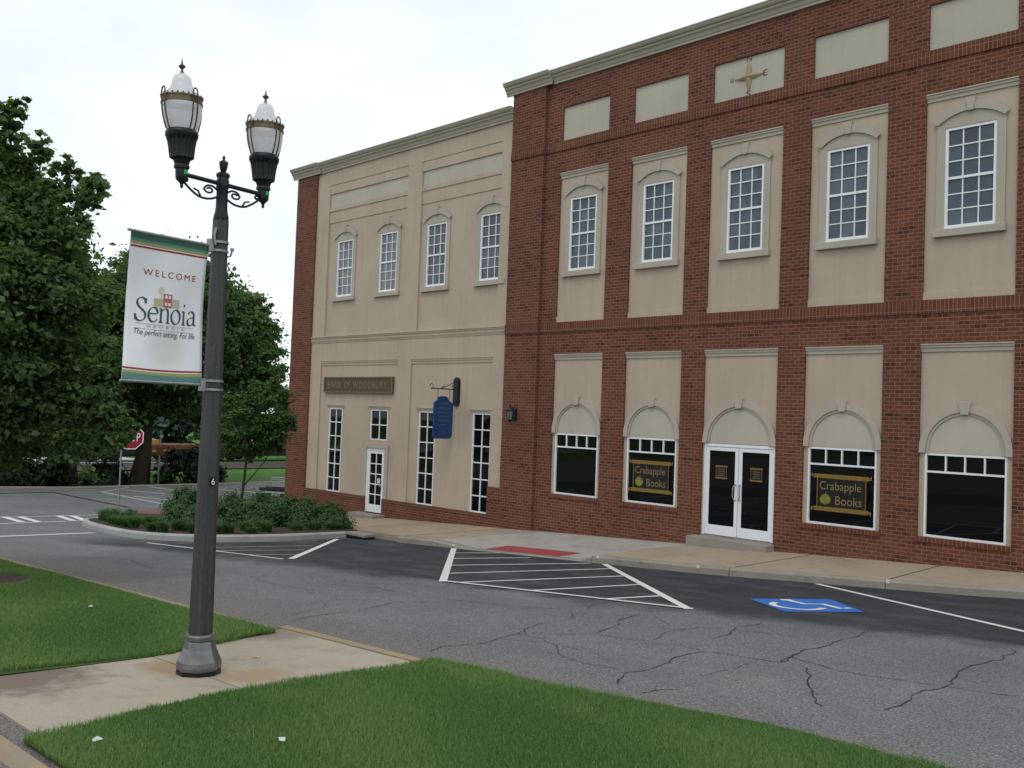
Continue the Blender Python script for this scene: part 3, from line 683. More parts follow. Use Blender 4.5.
mb = MB().profile_x(cornice_prof(0, 12.33, 12.68, .25), PIL_X1 + .25, BR_X1 + .2).profile_x(cornice_prof(-.092, 12.33, 12.682, .25), BR_X0 - .24, PIL_X1 + .25)
mb.box(BR_X0 - .2, BR_X0, -.09, 6, 12.4, 12.67); mb.box(BR_X0, BR_X1, .002, .3, 12.451, 12.66)
bpart(mb, 'cornice', 'trim', brick_b)

def seg_arch(c, half, z_spring, z_apex, n=14):
    r = z_apex - z_spring; Rr = (half * half + r * r) / (2 * r); a = math.asin(half / Rr); return arc(c, z_apex - Rr, Rr, math.pi / 2 + a, math.pi / 2 - a, n)
def sash_window(mat='glass_up'):               # upstairs window, 3 x 6 lights; local origin x centre, y = stucco face
    f = MB(); w, z0, z1 = .478, 7.01, 9.02; y = -.020
    f.box(-w, -w + .055, y, y + .07, z0, z1).box(w - .055, w, y, y + .07, z0, z1).box(-w + .055, w - .055, y, y + .07, z0, z0 + .06).box(-w + .055, w - .055, y, y + .07, z1 - .055, z1)
    f.box(-w + .055, w - .055, y + .012, y + .06, 7.985, 8.035)
    for x in (-.15, .15): f.box(x - .011, x + .011, y + .028, y + .055, z0 + .06, 7.985).box(x - .011, x + .011, y + .020, y + .055, 8.035, z1 - .055)
    for z in (7.39, 7.69): f.box(-w + .055, w - .055, y + .030, y + .054, z - .011, z + .011)
    for z in (8.345, 8.655): f.box(-w + .055, w - .055, y + .022, y + .054, z - .011, z + .011)
    o = f.build('window', 'white')
    MB().box(-w + .03, w - .03, y + .050, y + .062, z0 + .03, z1 - .03).build('pane', mat, o)
    s = MB(); s.band_y([(-.64, 6.995), (-.64, 9.10)] + seg_arch(0, .62, 9.10, 9.32) + [(.64, 9.10), (.64, 6.995)], [(-.478, 6.995), (-.478, 9.019)] + [(x * .77, 9.021) for x, z in seg_arch(0, .62, 9.10, 9.32)] + [(.478, 9.019), (.478, 6.995)], -.035, .03)
    s.build('surround', 'trim', o)
    s = MB(); s.band_y(seg_arch(0, .705, 9.15, 9.49), seg_arch(0, .62, 9.085, 9.305), -.075, -.0355); s.build('arch_moulding', 'trim', o)
    s = MB().prism_y([(-.055, 9.285), (.055, 9.285), (.095, 9.545), (-.095, 9.545)], -.10, -.0365); s.build('keystone', 'trim', o, bevel=.006)
    s = MB().box(-.675, .675, -.10, .03, 6.845, 6.994); s.build('sill', 'trim', o, bevel=.008)
    return o
def place(o, parent, x, y, first=True):
    c = o if first else copy_tree(o)
    c.parent = parent; c.location = (x, y, 0); c.matrix_parent_inverse = Matrix.Translation(-parent.location); return c
win0 = sash_window(); first = True
for k, c in enumerate(BC):
    w1, w2 = (.93, .955) if k == 2 else (.83, .855)
    p = MB(); wall_holes(p, c - w2, c + w2, 5.61, 9.77, [(c - .478, c + .478, 7.01, 9.02)], .055, .25)
    p.box(c - .478, c + .478, .225, .24, 7.01, 9.02)
    pn = bpart(p, 'bay_panel', 'stucco', brick_b)
    q = MB(); ledge(q, c - w2 + .002, c + w2 - .002, .054, 9.61, 9.768, .075); q.build('moulding', 'trim', pn)
    q = MB().box(c - w2 + .002, c + w2 - .002, .02, .054, 5.612, 5.755); q.build('base_band', 'stucco', pn)
    q = MB().box(c - w1, c + w1, .05, .25, 10.67, 11.61); bpart(q, 'parapet_panel', 'pale', brick_b)
    place(win0, brick_b, c, .055, first); first = False

def shop_window():
    f = MB(); w, z0, z1 = .758, .905, 2.555; y = -.002
    f.box(-w, -w + .038, y, y + .07, z0, z1).box(w - .038, w, y, y + .07, z0, z1).box(-w + .038, w - .038, y, y + .07, z0, z0 + .04).box(-w + .038, w - .038, y, y + .07, z1 - .04, z1).box(-w + .038, w - .038, y + .004, y + .066, 2.172, 2.21)
    for x in (-.36, 0, .36): f.box(x - .014, x + .014, y + .004, y + .066, 2.21, z1 - .04)
    o = f.build('shop_window', 'alu'); MB().box(-w + .03, w - .03, y + .05, y + .06, z0 + .03, z1 - .03).build('pane', 'glass_low', o)
    return o
def arch_head(o, half=.862, zs=2.56, rin=.715, cz=2.64, mat='trim'):
    s = MB(); out = [(-half, zs)] + arc(0, cz, half, math.pi, 0, 28) + [(half, zs)]; inn = [(-rin - .03, zs)] + arc(0, cz, rin + .02, math.pi, 0, 28) + [(rin + .03, zs)]
    s.band_y(out, inn, -.055, .003); s.build('arch_moulding', mat, o)
    s = MB(); s.band_y([(-rin - .018, zs + .002)] + arc(0, cz, rin + .018, math.pi, 0, 28) + [(rin + .018, zs + .002)], [(-rin + .035, zs + .002)] + arc(0, cz, rin - .035, math.pi, 0, 28) + [(rin - .035, zs + .002)], -.028, .002); s.build('arch_bead', mat, o)
    s = MB(); s.prism_y([(-rin + .033, zs + .004)] + [(rin - .033, zs + .004)] + arc(0, cz, rin - .037, 0, math.pi, 28), -.004, .003); s.build('tympanum', 'pale', o)
    t = cz + half
    s = MB().prism_y([(-.07, t - .17), (.07, t - .17), (.125, t + .085), (-.125, t + .085)], -.085, -.0555); s.build('keystone', mat, o, bevel=.006)
sw = shop_window(); arch_head(sw); first = True
for k, c in enumerate(BC):
    wd = .965 if k == 2 else .865; z0 = .295 if k == 2 else .895
    p = MB(); hole = (c - .935, c + .935, .295, 2.515) if k == 2 else (c - .758, c + .758, .905, 2.555)
    wall_holes(p, c - wd, c + wd, z0, 4.73, [hole], .06, .25)
    pn = bpart(p, 'bay_panel', 'stucco', brick_b)
    q = MB(); ledge(q, c - wd + .002, c + wd - .002, .059, 4.57, 4.728, .075); q.build('moulding', 'trim', pn)
    if k != 2: place(sw, brick_b, c, .06, first); first = False
# double glass door
dc = BC[2]
d = MB(); d.box(-.93, -.875, 0, .09, .36, 2.51).box(.875, .93, 0, .09, .36, 2.51).box(-.875, .875, 0, .09, 2.445, 2.51)
door = d.build('double_door', 'alu'); door.parent = brick_b; door.location = (dc, .06, 0); door.matrix_parent_inverse = Matrix.Translation(-brick_b.location)
arch_head(door, .962, 2.52, .815, 2.555)
for sx in (-1, 1):
    a, b = sorted((sx * .008, sx * .872)); l = MB()
    l.box(a, a + .085, .015, .065, .37, 2.437).box(b - .085, b, .015, .065, .37, 2.437).box(a + .085, b - .085, .015, .065, .37, .60).box(a + .085, b - .085, .015, .065, 2.345, 2.437)
    l.build('door_leaf', 'alu', door, bevel=.003); MB().box(a + .08, b - .08, .035, .045, .59, 2.35).build('pane', 'glass_low', door)
    x = sx * .06; MB().tube([(x, .012, 1.22), (x, -.05, 1.235), (x + sx * .03, -.065, 1.30), (x + sx * .03, -.065, 1.50), (x, -.05, 1.565), (x, .012, 1.58)], .014).build('handle', 'steel', door, smooth=True)
s = MB(); s.box(dc - 1.10, dc + 1.0, -.36, .055, -.1, .325); s = bpart(s, 'doorstep', 'kerbc', brick_b, bevel=.012)
q = MB().box(dc - .93, dc + .93, .056, .30, -.1, .359); bpart(q, 'threshold', 'kerbc', brick_b)
M['goldtan'] = simple('aged_gold_tan', (.33, .255, .15), .6, var=.2, scale=8)
# compass ornament in the third parapet panel
cz_, cx_ = 11.13, dc
mb = MB(); pts = []
for k in range(32):                             # four curved points
    a = math.pi / 2 + k * math.pi / 16; u = (k % 8) / 8; r_ = .10 + .235 * abs(2 * u - 1) ** 2.2; pts.append((cx_ + 1.12 * r_ * math.cos(a), cz_ + r_ * math.sin(a) * 1.1))
n = 32; v = [(x, .049, z) for x, z in pts] + [(x, .03, z) for x, z in pts] + [(cx_, -.03, cz_)]
mb.add(v, [(i, (i + 1) % n, n + (i + 1) % n, n + i) for i in range(n)] + [(n + i, n + (i + 1) % n, 2 * n) for i in range(n)])
comp = bpart(mb, 'compass_ornament', 'goldtan', brick_b)
for ch, dx, dz in (('N', 0, .43), ('E', .43, .0), ('S', 0, -.40), ('W', -.45, 0)):
    t = text_mb(ch, .12, height=.14).xf(Matrix.Translation((cx_ + dx, .045, cz_ + dz)) @ Matrix.Rotation(R(90), 4, 'X'))
    t.build('compass_letter', 'bronze', comp)

# --- stucco building
SX0, SXB, SX1 = -30.84, -29.52, -19.255
LW = [(-27.835, .41, .075, 3.02), (-22.775, .40, .075, 3.02), (-20.23, .40, .075, 3.02)]
rec_up = [(-28.74, -24.18, 5.62, 11.12), (-23.46, -19.73, 5.62, 11.12)]
rec_lo = [(-28.86, -24.36, .075, 4.72), (-23.65, -19.81, .075, 4.72)]
mb = wall_holes(MB(), SXB, SX1, .075, 11.75, rec_up + rec_lo, 0., .30); bpart(mb, 'wall', 'stucco', stuc_b)
UW = [-27.68, -25.155, -22.655, -20.125]
for (a, b, c, d_) in rec_up:
    mb = MB()
    cs = [x for x in UW if a < x < b]
    wall_holes(mb, a, b, c, 9.73, [(x - .478, x + .478, 7.01, 9.02) for x in cs], .065, .28)
    for x in cs: mb.box(x - .478, x + .478, .26, .275, 7.01, 9.02)
    mb.box(a, b, .045, .28, 9.731, 10.15); mb.box(a, b, .02, .28, 10.151, 10.29); mb.box(a, b, .018, .28, 10.80, 11.12)
    bpart(mb, 'recessed_panel', 'stucco', stuc_b)
for (a, b, c, d_) in rec_lo:
    mb = MB()
    hs = [(x - w, x + w, z0, z1) for x, w, z0, z1 in LW if a < x < b] + ([(-25.77, -24.81, 2.0, 3.02), (-25.885, -24.885, .06, 1.71)] if a < -25 else [])
    wall_holes(mb, a, b, c, 4.72, hs, .05, .28)
    bpart(mb, 'recessed_panel', 'stucco', stuc_b)
for (a, b, c, d_) in rec_up: bpart(MB().box(a + .002, b - .002, .06, .28, 10.291, 10.799), 'frieze_panel', 'pale', stuc_b)
mb = MB()
for (a, b, c, d_) in rec_lo: ledge(mb, a + .002, b - .002, .049, 4.545, 4.718, .06)
ledge(mb, SXB, SX1, -.001, 5.45, 5.59, .07); ledge(mb, SXB, SX1, -.001, 5.36, 5.449, .04)
bpart(mb, 'moulding', 'stucco', stuc_b)
mb = wall_holes(MB(), SX0, SXB, -1.8, 11.75, [], -.07, .30); bpart(mb, 'end_pier', 'brick', stuc_b)
mb = wall_holes(MB(), SXB, SX1 - .0, -1.8, .074, [(-25.885, -24.885, -.6, .0740)], -.03, .30); mb.box(-19.84, SX1, -.028, .02, .076, .89)
bpart(mb, 'brick_plinth', 'brick', stuc_b)
mb = MB().box(SXB, -25.9, -.045, -.031, -.02, .072).box(-24.87, SX1, -.045, -.031, -.02, .072); bpart(mb, 'brick_course', 'soldier', stuc_b)
mb = MB().profile_x(cornice_prof(0, 11.64, 12.01, .25), SXB + .25, BR_X0 - .01).profile_x(cornice_prof(-.072, 11.64, 12.013, .25), SX0 - .24, SXB + .25); mb.box(SX0 - .2, SX0, -.07, 5, 11.7, 12.0).box(SX0, BR_X0 - .01, .002, .3, 11.751, 11.99)
bpart(mb, 'cornice', 'trim', stuc_b)
mb = MB().box(SX0 + .01, SX0 + .3, .3, 12, -1.8, 12.0).box(SX0 + .3, BR_X0 - .005, 11.7, 11.99, -1.8, 12.0); bpart(mb, 'rear_wall', 'brick', stuc_b)
mb = MB().box(SX0 + .3, BR_X0 - .005, .3, 11.7, 11.5, 11.7); bpart(mb, 'roof', 'roof', stuc_b)
winc = sash_window('glass_cur'); place(winc, stuc_b, UW[0], .065); place(winc, stuc_b, UW[1], .065, False)
place(win0, stuc_b, UW[2], .065, False); place(win0, stuc_b, UW[3], .065, False)
def light_window(name, w, z0, z1, cols, rows, hood=True):
    f = MB(); y = -.008; t = .035
    f.box(-w, -w + t, y, y + .06, z0, z1).box(w - t, w, y, y + .06, z0, z1).box(-w + t, w - t, y, y + .06, z0, z0 + t).box(-w + t, w - t, y, y + .06, z1 - t, z1)
    for i in range(1, cols): x = -w + 2 * w * i / cols; f.box(x - .016, x + .016, y + .015, y + .05, z0 + t, z1 - t)
    for j in range(1, rows): z = z0 + (z1 - z0) * j / rows; f.box(-w + t, w - t, y + .018, y + .048, z - .016, z + .016)
    o = f.build(name, 'white'); MB().box(-w + .02, w - .02, y + .042, y + .05, z0 + .02, z1 - .02).build('pane', 'glass_low', o)
    if hood:
        q = MB(); ledge(q, -w - .11, w + .11, -.001, z1 + .01, z1 + .12, .06); q.build('hood', 'trim', o)
    return o
tw = light_window('tall_window', .40, .075, 3.02, 2, 6)
for i, (x, w, a, b) in enumerate(LW): place(tw, stuc_b, x, .05, i == 0)
place(light_window('square_window', .475, 2.0, 3.02, 2, 2), stuc_b, -25.29, .05)
# single glazed door
f = MB(); f.box(-.495, -.43, .01, .09, -.44, 1.705).box(.43, .495, .01, .09, -.44, 1.705).box(-.43, .43, .01, .09, 1.64, 1.705)
sdoor = f.build('door', 'white'); sdoor.parent = stuc_b; sdoor.location = (-25.385, .03, 0); sdoor.matrix_parent_inverse = Matrix.Translation(-stuc_b.location)
f = MB(); f.box(-.428, -.33, .03, .075, -.43, 1.635).box(.33, .428, .03, .075, -.43, 1.635).box(-.33, .33, .03, .075, -.43, -.17).box(-.33, .33, .03, .075, 1.54, 1.635)
f.box(-.016, .016, .034, .07, -.17, 1.54)
for j in range(1, 5): z = -.17 + 1.71 * j / 5; f.box(-.33, .33, .037, .067, z - .016, z + .016)
f.build('door_leaf', 'white', sdoor); MB().box(-.34, .34, .055, .063, -.18, 1.55).build('pane', 'glass_low', sdoor)
MB().tube([(.36, .03, .45), (.36, -.04, .46), (.34, -.05, .54), (.36, -.04, .62), (.36, .03, .63)], .013).build('handle', 'steel', sdoor, smooth=True)
MB().box(.10, .27, .030, .036, .55, .72).build('door_notice', 'paper', sdoor)
q = MB(); q.box(-.68, -.497, -.02, .015, .08, 1.72).box(.497, .68, -.02, .015, .08, 1.72).box(-.68, .68, -.02, .015, 1.721, 1.86); q.build('surround', 'trim', sdoor)
q = MB().box(-26.1, -24.65, -.55, -.035, -.9, -.45); bpart(q, 'doorstep', 'kerbc', stuc_b, bevel=.01)

# ------------------------------------------------------------------ signs and fittings on the buildings
def on_wall(x, y, z): return Matrix.Translation((x, y, z)) @ Matrix.Rotation(R(90), 4, 'X')
s = empty('bank_sign', (-26.56, .02, 3.85)); tag(s, 'long bronze signboard lettered BANK OF WOODBURY on the stucco wall', 'sign')
def spart(mb, name, mat, parent, **k): return bpart(mb, name, mat, parent, **k)
spart(MB().box(-28.5, -24.6, -.03, .049, 3.62, 4.08), 'board', 'bronze', s)
q = MB().box(-28.56, -24.54, -.05, .049, 4.081, 4.13).box(-28.56, -24.54, -.05, .049, 3.57, 3.619).box(-28.56, -28.501, -.05, .049, 3.619, 4.081).box(-24.599, -24.54, -.05, .049, 3.619, 4.081); spart(q, 'frame', 'bronzetrim', s)
spart(text_mb('BANK OF WOODBURY', 3.45, height=.24, spacing=1.12).xf(on_wall(-26.57, -.034, 3.85)), 'lettering', 'goldtxt', s)

def shop_sign(x, label):
    s = empty('window_sign', (x, .09, 1.6)); tag(s, label, 'sign', 'bookshop window signs'); y0, y1 = .070, .083
    spart(MB().box(-.56 + x, .56 + x, y0 + .003, y1, 1.22, 1.95), 'panel', 'bronze_dark', s)
    q = MB()
    for z, sg in ((1.94, 1), (1.24, -1)):
        q.box(x - .60, x + .60, y0 - .006, y0 + .002, z - .045, z + .045); q.box(x - .65, x + .65, y0 - .010, y0 - .0062, z + .012, z + .03); q.box(x - .63, x + .63, y0 - .010, y0 - .0062, z - .032, z - .014)
        for e in (-1, 1): q.prism_y([(x + e * .64 - .03, z - .02), (x + e * .64 + .03, z - .02), (x + e * .66, z + .05 * sg + .02)] if sg > 0 else [(x + e * .64 - .03, z + .02), (x + e * .66, z - .07), (x + e * .64 + .03, z + .02)], y0 - .016, y0 - .0101)
    spart(q, 'scroll_rail', 'gold', s)
    q = MB().box(x - .545, x - .53, y0 - .002, y0 + .002, 1.285, 1.895).box(x + .53, x + .545, y0 - .002, y0 + .002, 1.285, 1.895); spart(q, 'edge_line', 'gold', s)
    spart(text_mb('Crabapple', .92, height=.235).xf(on_wall(x - .02, y0 - .0015, 1.715)), 'lettering', 'goldtxt', s)
    spart(text_mb('Books', .58, height=.185).xf(on_wall(x + .17, y0 - .0015, 1.44)), 'lettering', 'goldtxt', s)
    ap = [(x - .35 + .115 * math.cos(a) * (1 + .06 * math.cos(2 * a)), 1.45 + .115 * math.sin(a) - .012 * math.cos(a) ** 2) for a in [2 * math.pi * i / 24 for i in range(24)]]
    a_ = spart(MB().prism_y(ap, y0 - .004, y0 + .001), 'apple', 'apple', s)
    q = MB().prism_y([(x - .36, 1.56), (x - .345, 1.56), (x - .315, 1.61), (x - .335, 1.61)], y0 - .004, y0 + .001); q.build('stalk', 'bronzetrim', a_)
M['ebr'] = simple('emblem_brick', (.42, .13, .11), .6); M['eol'] = simple('emblem_olive', (.42, .44, .25), .6); M['esg'] = simple('emblem_sage', (.48, .52, .44), .6); M['etn'] = simple('emblem_tan', (.62, .56, .46), .6)
M['bronze_dark'] = simple('dark_sign_panel', (.012, .011, .010), .4, var=.1); M['apple'] = simple('apple_green', (.17, .18, .03), .5, var=.35, scale=9)
shop_sign(BC[1], 'black and gold bookshop sign in the arched window left of the double door')
shop_sign(BC[3], 'black and gold bookshop sign in the arched window right of the double door')
def door_sign(x, label):
    s = empty('door_sign', (x, .09, 1.85)); tag(s, label, 'sign', 'small gold framed door signs'); y0 = .088
    spart(MB().box(x - .13, x + .13, y0, y0 + .004, 1.71, 1.98), 'panel', 'bronze_dark', s)
    spart(MB().box(x - .16, x + .16, y0 - .006, y0 - .001, 1.965, 2.0).box(x - .16, x + .16, y0 - .006, y0 - .001, 1.69, 1.725).box(x - .145, x - .135, y0 - .005, y0 - .001, 1.725, 1.965).box(x + .135, x + .145, y0 - .005, y0 - .001, 1.725, 1.965), 'frame', 'gold', s)
    q = MB()
    for z, w in ((1.91, .085), (1.86, .10), (1.81, .07), (1.765, .09)): q.box(x - w, x + w, y0 - .003, y0 - .001, z - .009, z + .009)
    spart(q, 'faint_lines', 'bronzetrim', s)
door_sign(dc - .46, 'small gold framed notice on the left leaf of the glass double door'); door_sign(dc + .46, 'small gold framed notice on the right leaf of the glass double door')

# blue sign hanging from an iron bracket, square to the wall
PX = -21.4
s = empty('hanging_sign', (PX, -.48, 2.85)); tag(s, 'blue hanging signboard with a shaped top on a black iron wall bracket', 'sign')
prof = [(-.86, 2.25), (-.80, 2.215), (-.22, 2.215), (-.17, 2.25), (-.13, 2.30), (-.12, 3.25), (-.15, 3.30), (-.27, 3.36), (-.36, 3.47), (-.45, 3.50), (-.60, 3.50), (-.68, 3.47), (-.76, 3.36), (-.86, 3.30)]
q = MB(); n = len(prof); q.add([(PX - .03, y, z) for y, z in prof] + [(PX + .03, y, z) for y, z in prof], [tuple(range(n)), tuple(range(2 * n - 1, n - 1, -1))] + [(i, i + n, (i + 1) % n + n, (i + 1) % n) for i in range(n)])
spart(q, 'board', 'blue', s)
q = MB()
for z, w in ((3.28, .16), (3.13, .24), (3.0, .24), (2.88, .2), (2.76, .22), (2.64, .12)): q.box(PX + .031, PX + .034, -.49 - w, -.49 + w, z - .028, z + .028)
spart(q, 'faint_lines', 'bluetxt', s)
pl = [(PX + .14 * math.cos(a), 3.96 + .14 * math.sin(a)) for a in [math.pi * i / 12 for i in range(13)]] + [(PX + .14 * math.cos(a), 3.34 + .14 * math.sin(a)) for a in [math.pi + math.pi * i / 12 for i in range(13)]]
b_ = spart(MB().prism_y(pl, .0, .049), 'bracket', 'black', s)
q = MB().prism_y([(PX + (x - PX) * .7, 3.65 + (z - 3.65) * .86) for x, z in pl], -.018, -.001).tube([(PX, -.02, 3.72), (PX, -1.0, 3.72)], .016).tube([(PX, -.02, 3.98), (PX, -.3, 3.84), (PX, -.62, 3.735)], .010)
q.tube([(PX, -.98 + .06 * math.cos(a), 3.79 + .07 * math.sin(a)) for a in [R(x) for x in range(-90, 200, 20)]], .010, 6).tube([(PX, -.5 + .05 * math.cos(a), 3.77 + .05 * math.sin(a)) for a in [R(x) for x in range(-90, 250, 20)]], .009, 6)
q.tube([(PX, -.12 + .04 * math.cos(a), 3.80 + .06 * math.sin(a)) for a in [R(x) for x in range(-90, 200, 20)]], .009, 6)
q.build('bracket_arm', 'black', b_, smooth=True)
for y in (-.72, -.26): q = MB().tube([(PX, y, 3.40), (PX, y, 3.72)], .007, 6); q.build('hanger_chain', 'black', b_)

l = empty('wall_lantern', (-18.72, -.1, 3.05)); tag(l, 'small black carriage lantern fixed to the brick corner pier', 'lantern')
q = MB().box(-18.80, -18.64, -.125, -.092, 2.86, 3.18).tube([(-18.72, -.12, 2.95), (-18.72, -.22, 2.86), (-18.72, -.30, 2.83)], .016); spart(q, 'wall_plate', 'black', l)
q = MB().lathe([(.02, 2.80), (.05, 2.84), (.07, 2.86), (.075, 2.88)], (-18.72, -.30, 0), 6); 
q.lathe([(.115, 3.12), (.12, 3.14), (.06, 3.22), (.02, 3.25), (.025, 3.28), (.005, 3.33)], (-18.72, -.30, 0), 6)
for k in range(6): a = R(60 * k); q.tube([(-18.72 + .073 * math.cos(a), -.30 + .073 * math.sin(a), 2.88), (-18.72 + .112 * math.cos(a), -.30 + .112 * math.sin(a), 3.12)], .008, 5)
spart(q, 'cage', 'black', l)
spart(MB().lathe([(.068, 2.881), (.104, 3.119)], (-18.72, -.30, 0), 6), 'glass_shade', 'lglass', l) if False else None
M['lglass'] = glass('lantern_glass', (.16, .17, .16), .1)
spart(MB().lathe([(.064, 2.881), (.100, 3.119)], (-18.72, -.30, 0), 6), 'glass_shade', 'lglass', l)

# ------------------------------------------------------------------ the street lamp with two lanterns, and its banner
LX, LY, LZ = -7.04, -15.31, H(-7.04, -15.31) - .062
AD = Vector((-.14, .99)).normalized(); az = math.atan2(AD.y, AD.x)
lamp = empty('street_lamp', (LX, LY, LZ), az)
tag(lamp, 'dark double headed street lamp with white acorn globes standing on the concrete walk', 'street lamp')
VA = math.atan2(-18.9 - LY, -LX) - az
def oct_prism(prof, seg=8, rot=VA, flute=0.): return MB().lathe(prof, seg=seg, rot=rot)
oct_prism([(.172, .03), (.172, .118), (.160, .122)]).build('footing', 'black', lamp)
def polebase():
    m, b = base_mat('polished_base', rough=.30, metal=.55, spec=.6); p = pos(m)
    lnk(m, ramp(m, noise(m, p, 12, 5, .65), [(.3, (.12, .123, .125)), (.7, (.20, .20, .198))]), b.inputs['Base Color']); return m
M['polebase'] = polebase()
oct_prism([(.172, .123), (.176, .15), (.170, .19), (.147, .24), (.127, .29), (.116, .335), (.112, .35)]).build('base', 'polebase', lamp, bevel=.004)
oct_prism([(.112, .351), (.122, .36), (.122, .39), (.110, .401)]).build('collar', 'polebase', lamp, bevel=.003)
shaft = []
q = MB(); v = []; zs = [.395, .6, 1.2, 2., 2.8, 3.4, 3.74]
for z in zs:                                    # eight broad shallow flutes
    r_ = .094 + (.062 - .094) * (z - .336) / 3.4
    for k in range(48):
        a = 2 * math.pi * k / 48 + VA; ph = (k % 6) / 6; rr = r_ * (1 - .13 * math.sin(math.pi * ph) ** .8); v.append((rr * math.cos(a), rr * math.sin(a), z))
q.add(v, [(j * 48 + k, j * 48 + (k + 1) % 48, (j + 1) * 48 + (k + 1) % 48, (j + 1) * 48 + k) for j in range(len(zs) - 1) for k in range(48)] + [tuple(len(v) - 48 + k for k in range(48))])
q.build('pole', 'pole', lamp)
q = MB().lathe([(.050, 3.72), (.060, 3.741), (.060, 3.76), (.050, 3.80), (.046, 3.84), (.045, 3.99), (.050, 4.0), (.050, 4.06), (.045, 4.07), (.045, 4.085), (.054, 4.092), (.054, 4.112), (.036, 4.125)], seg=20)
q.build('pole_cap', 'black', lamp, smooth=True)
q = MB().lathe([(.018, 4.126), (.022, 4.135), (.03, 4.16), (.036, 4.20), (.036, 4.212), (.022, 4.22), (.008, 4.232), (.012, 4.245), (.010, 4.256), (.002, 4.268)], seg=14); q.build('finial', 'black', lamp, smooth=True)
AL, AR = .378, .405
for sg in (-1, 1):
    ARM = AL if sg < 0 else AR
    q = MB().tube([(sg * .04, 0, 4.03), (sg * (ARM - .03), 0, 4.03)], .018, 10); arm = q.build('arm', 'black', lamp, smooth=True)
    q = MB()
    def spiral(cx, cz, r0, a0, turns, sgn): return [(cx + r0 * (1 - .62 * t) * math.cos(a0 + sgn * 2 * math.pi * turns * t), cz + r0 * (1 - .62 * t) * math.sin(a0 + sgn * 2 * math.pi * turns * t)) for t in [i / 18 for i in range(19)]]
    pth = [(x, z) for x, z in spiral(.345, 3.955, .032, R(-20), 1.05, 1)][::-1] + [(.335, 3.90), (.29, 3.85), (.22, 3.795), (.155, 3.785), (.10, 3.80), (.040, 3.84)] 
    q.tube([(sg * x, 0, 4.02 - (4.0 - z) * .64) for x, z in smooth_line(pth, 4)], .0095, 7)
    pth = [(.038, 3.91), (.085, 3.955), (.14, 3.955)] + spiral(.125, 3.905, .048, R(50), 1.1, -1)[2:]
    q.tube([(sg * x, 0, 4.02 - (4.0 - z) * .64) for x, z in smooth_line(pth, 4)], .0085, 7); q.tube([(sg * .20, 0, 3.892), (sg * .225, 0, 3.93), (sg * .265, 0, 3.94)], .008, 6)
    q.build('scroll', 'black', arm, smooth=True)
def luminaire(x, tilt):
    z = 3.915
    def at(p): return [(r, zz * .95 + z) for r, zz in p]
    b = MB().lathe(at([(.004, -.0), (.013, .012), (.011, .03), (.018, .045), (.043, .072), (.047, .095), (.047, .155), (.058, .165), (.060, .183), (.054, .197), (.064, .23), (.090, .247)]), (x, 0, 0), 24)
    body = b.build('lantern', 'black', lamp, smooth=True)
    b = MB().lathe(at([(.092, .248), (.096, .285), (.102, .34), (.110, .388), (.116, .41)]), (x, 0, 0), 40, flute=(z + .24, z + .38, .08)); b.build('fluted_housing', 'black', body)
    b = MB().lathe(at([(.116, .411), (.123, .42), (.125, .452), (.118, .459), (.116, .471), (.108, .478)]), (x, 0, 0), 28); b.build('rim', 'black', body, smooth=True)
    b = MB().lathe(at([(.106, .479), (.124, .51), (.140, .565), (.149, .625), (.150, .682)]), (x, 0, 0), 32, caps=False); b.build('globe', 'globe', body, smooth=True)
    b = MB().lathe(at([(.151, .683), (.158, .685), (.158, .697), (.153, .700), (.153, .728), (.158, .731), (.158, .744), (.151, .745), (.151, .683)]), (x, 0, 0), 36, caps=False)
    for k in range(24):                         # pierced gallery on the band
        a = 2 * math.pi * k / 24; b.tube([(x + .155 * math.cos(a), .155 * math.sin(a), z + .742 * .95), (x + .157 * math.cos(a), .157 * math.sin(a), z + .758 * .95)], [.009, .005], 5)
    b.build('band', 'brass', body)
    b = MB().lathe(at([(.149, .746), (.140, .765), (.112, .79), (.086, .825), (.075, .86), (.071, .89), (.056, .922), (.028, .942)]), (x, 0, 0), 28, caps=False); b.build('dome_cap', 'dome_white', body, smooth=True)
    b = MB().lathe(at([(.020, .943), (.009, .965), (.009, .98), (.026, .996), (.026, 1.006), (.010, 1.018), (.007, 1.03), (.001, 1.07)]), (x, 0, 0), 12); b.build('finial', 'ironbrass', body, smooth=True)
    for k in range(4):
        a = 2 * math.pi * k / 4 + VA + R(38); ca, sa = math.cos(a), math.sin(a); b = MB()
        for o_ in (-.020, .020):
            ox, oy = -sa * o_, ca * o_
            b.tube([(x + r * ca + ox, r * sa + oy, z + zz * .95) for r, zz in ((.124, .465), (.141, .51), (.158, .575), (.166, .635), (.168, .70), (.167, .765))], .0062, 6)
        b.tube([(x + .166 * ca - sa * .020 * math.cos(t), .166 * sa + ca * .020 * math.cos(t), z + .765 * .95 + .028 * math.sin(t)) for t in [math.pi * i / 8 for i in range(9)]], .0062, 6)
        b.build('cage_rib', 'ironbrass', body, smooth=True)
    b = MB().box(x - .012, x + .022, -.054, -.0495, z + .105, z + .14); b.build('sticker', 'green_tape', body)
    P = Vector((x, 0, z + .12)); body.matrix_local = Matrix.Translation(P) @ Matrix.Rotation(tilt, 4, 'Y') @ Matrix.Translation(-P)
    return body
luminaire(-AL, R(-3.0)); luminaire(AR, R(-1.5))
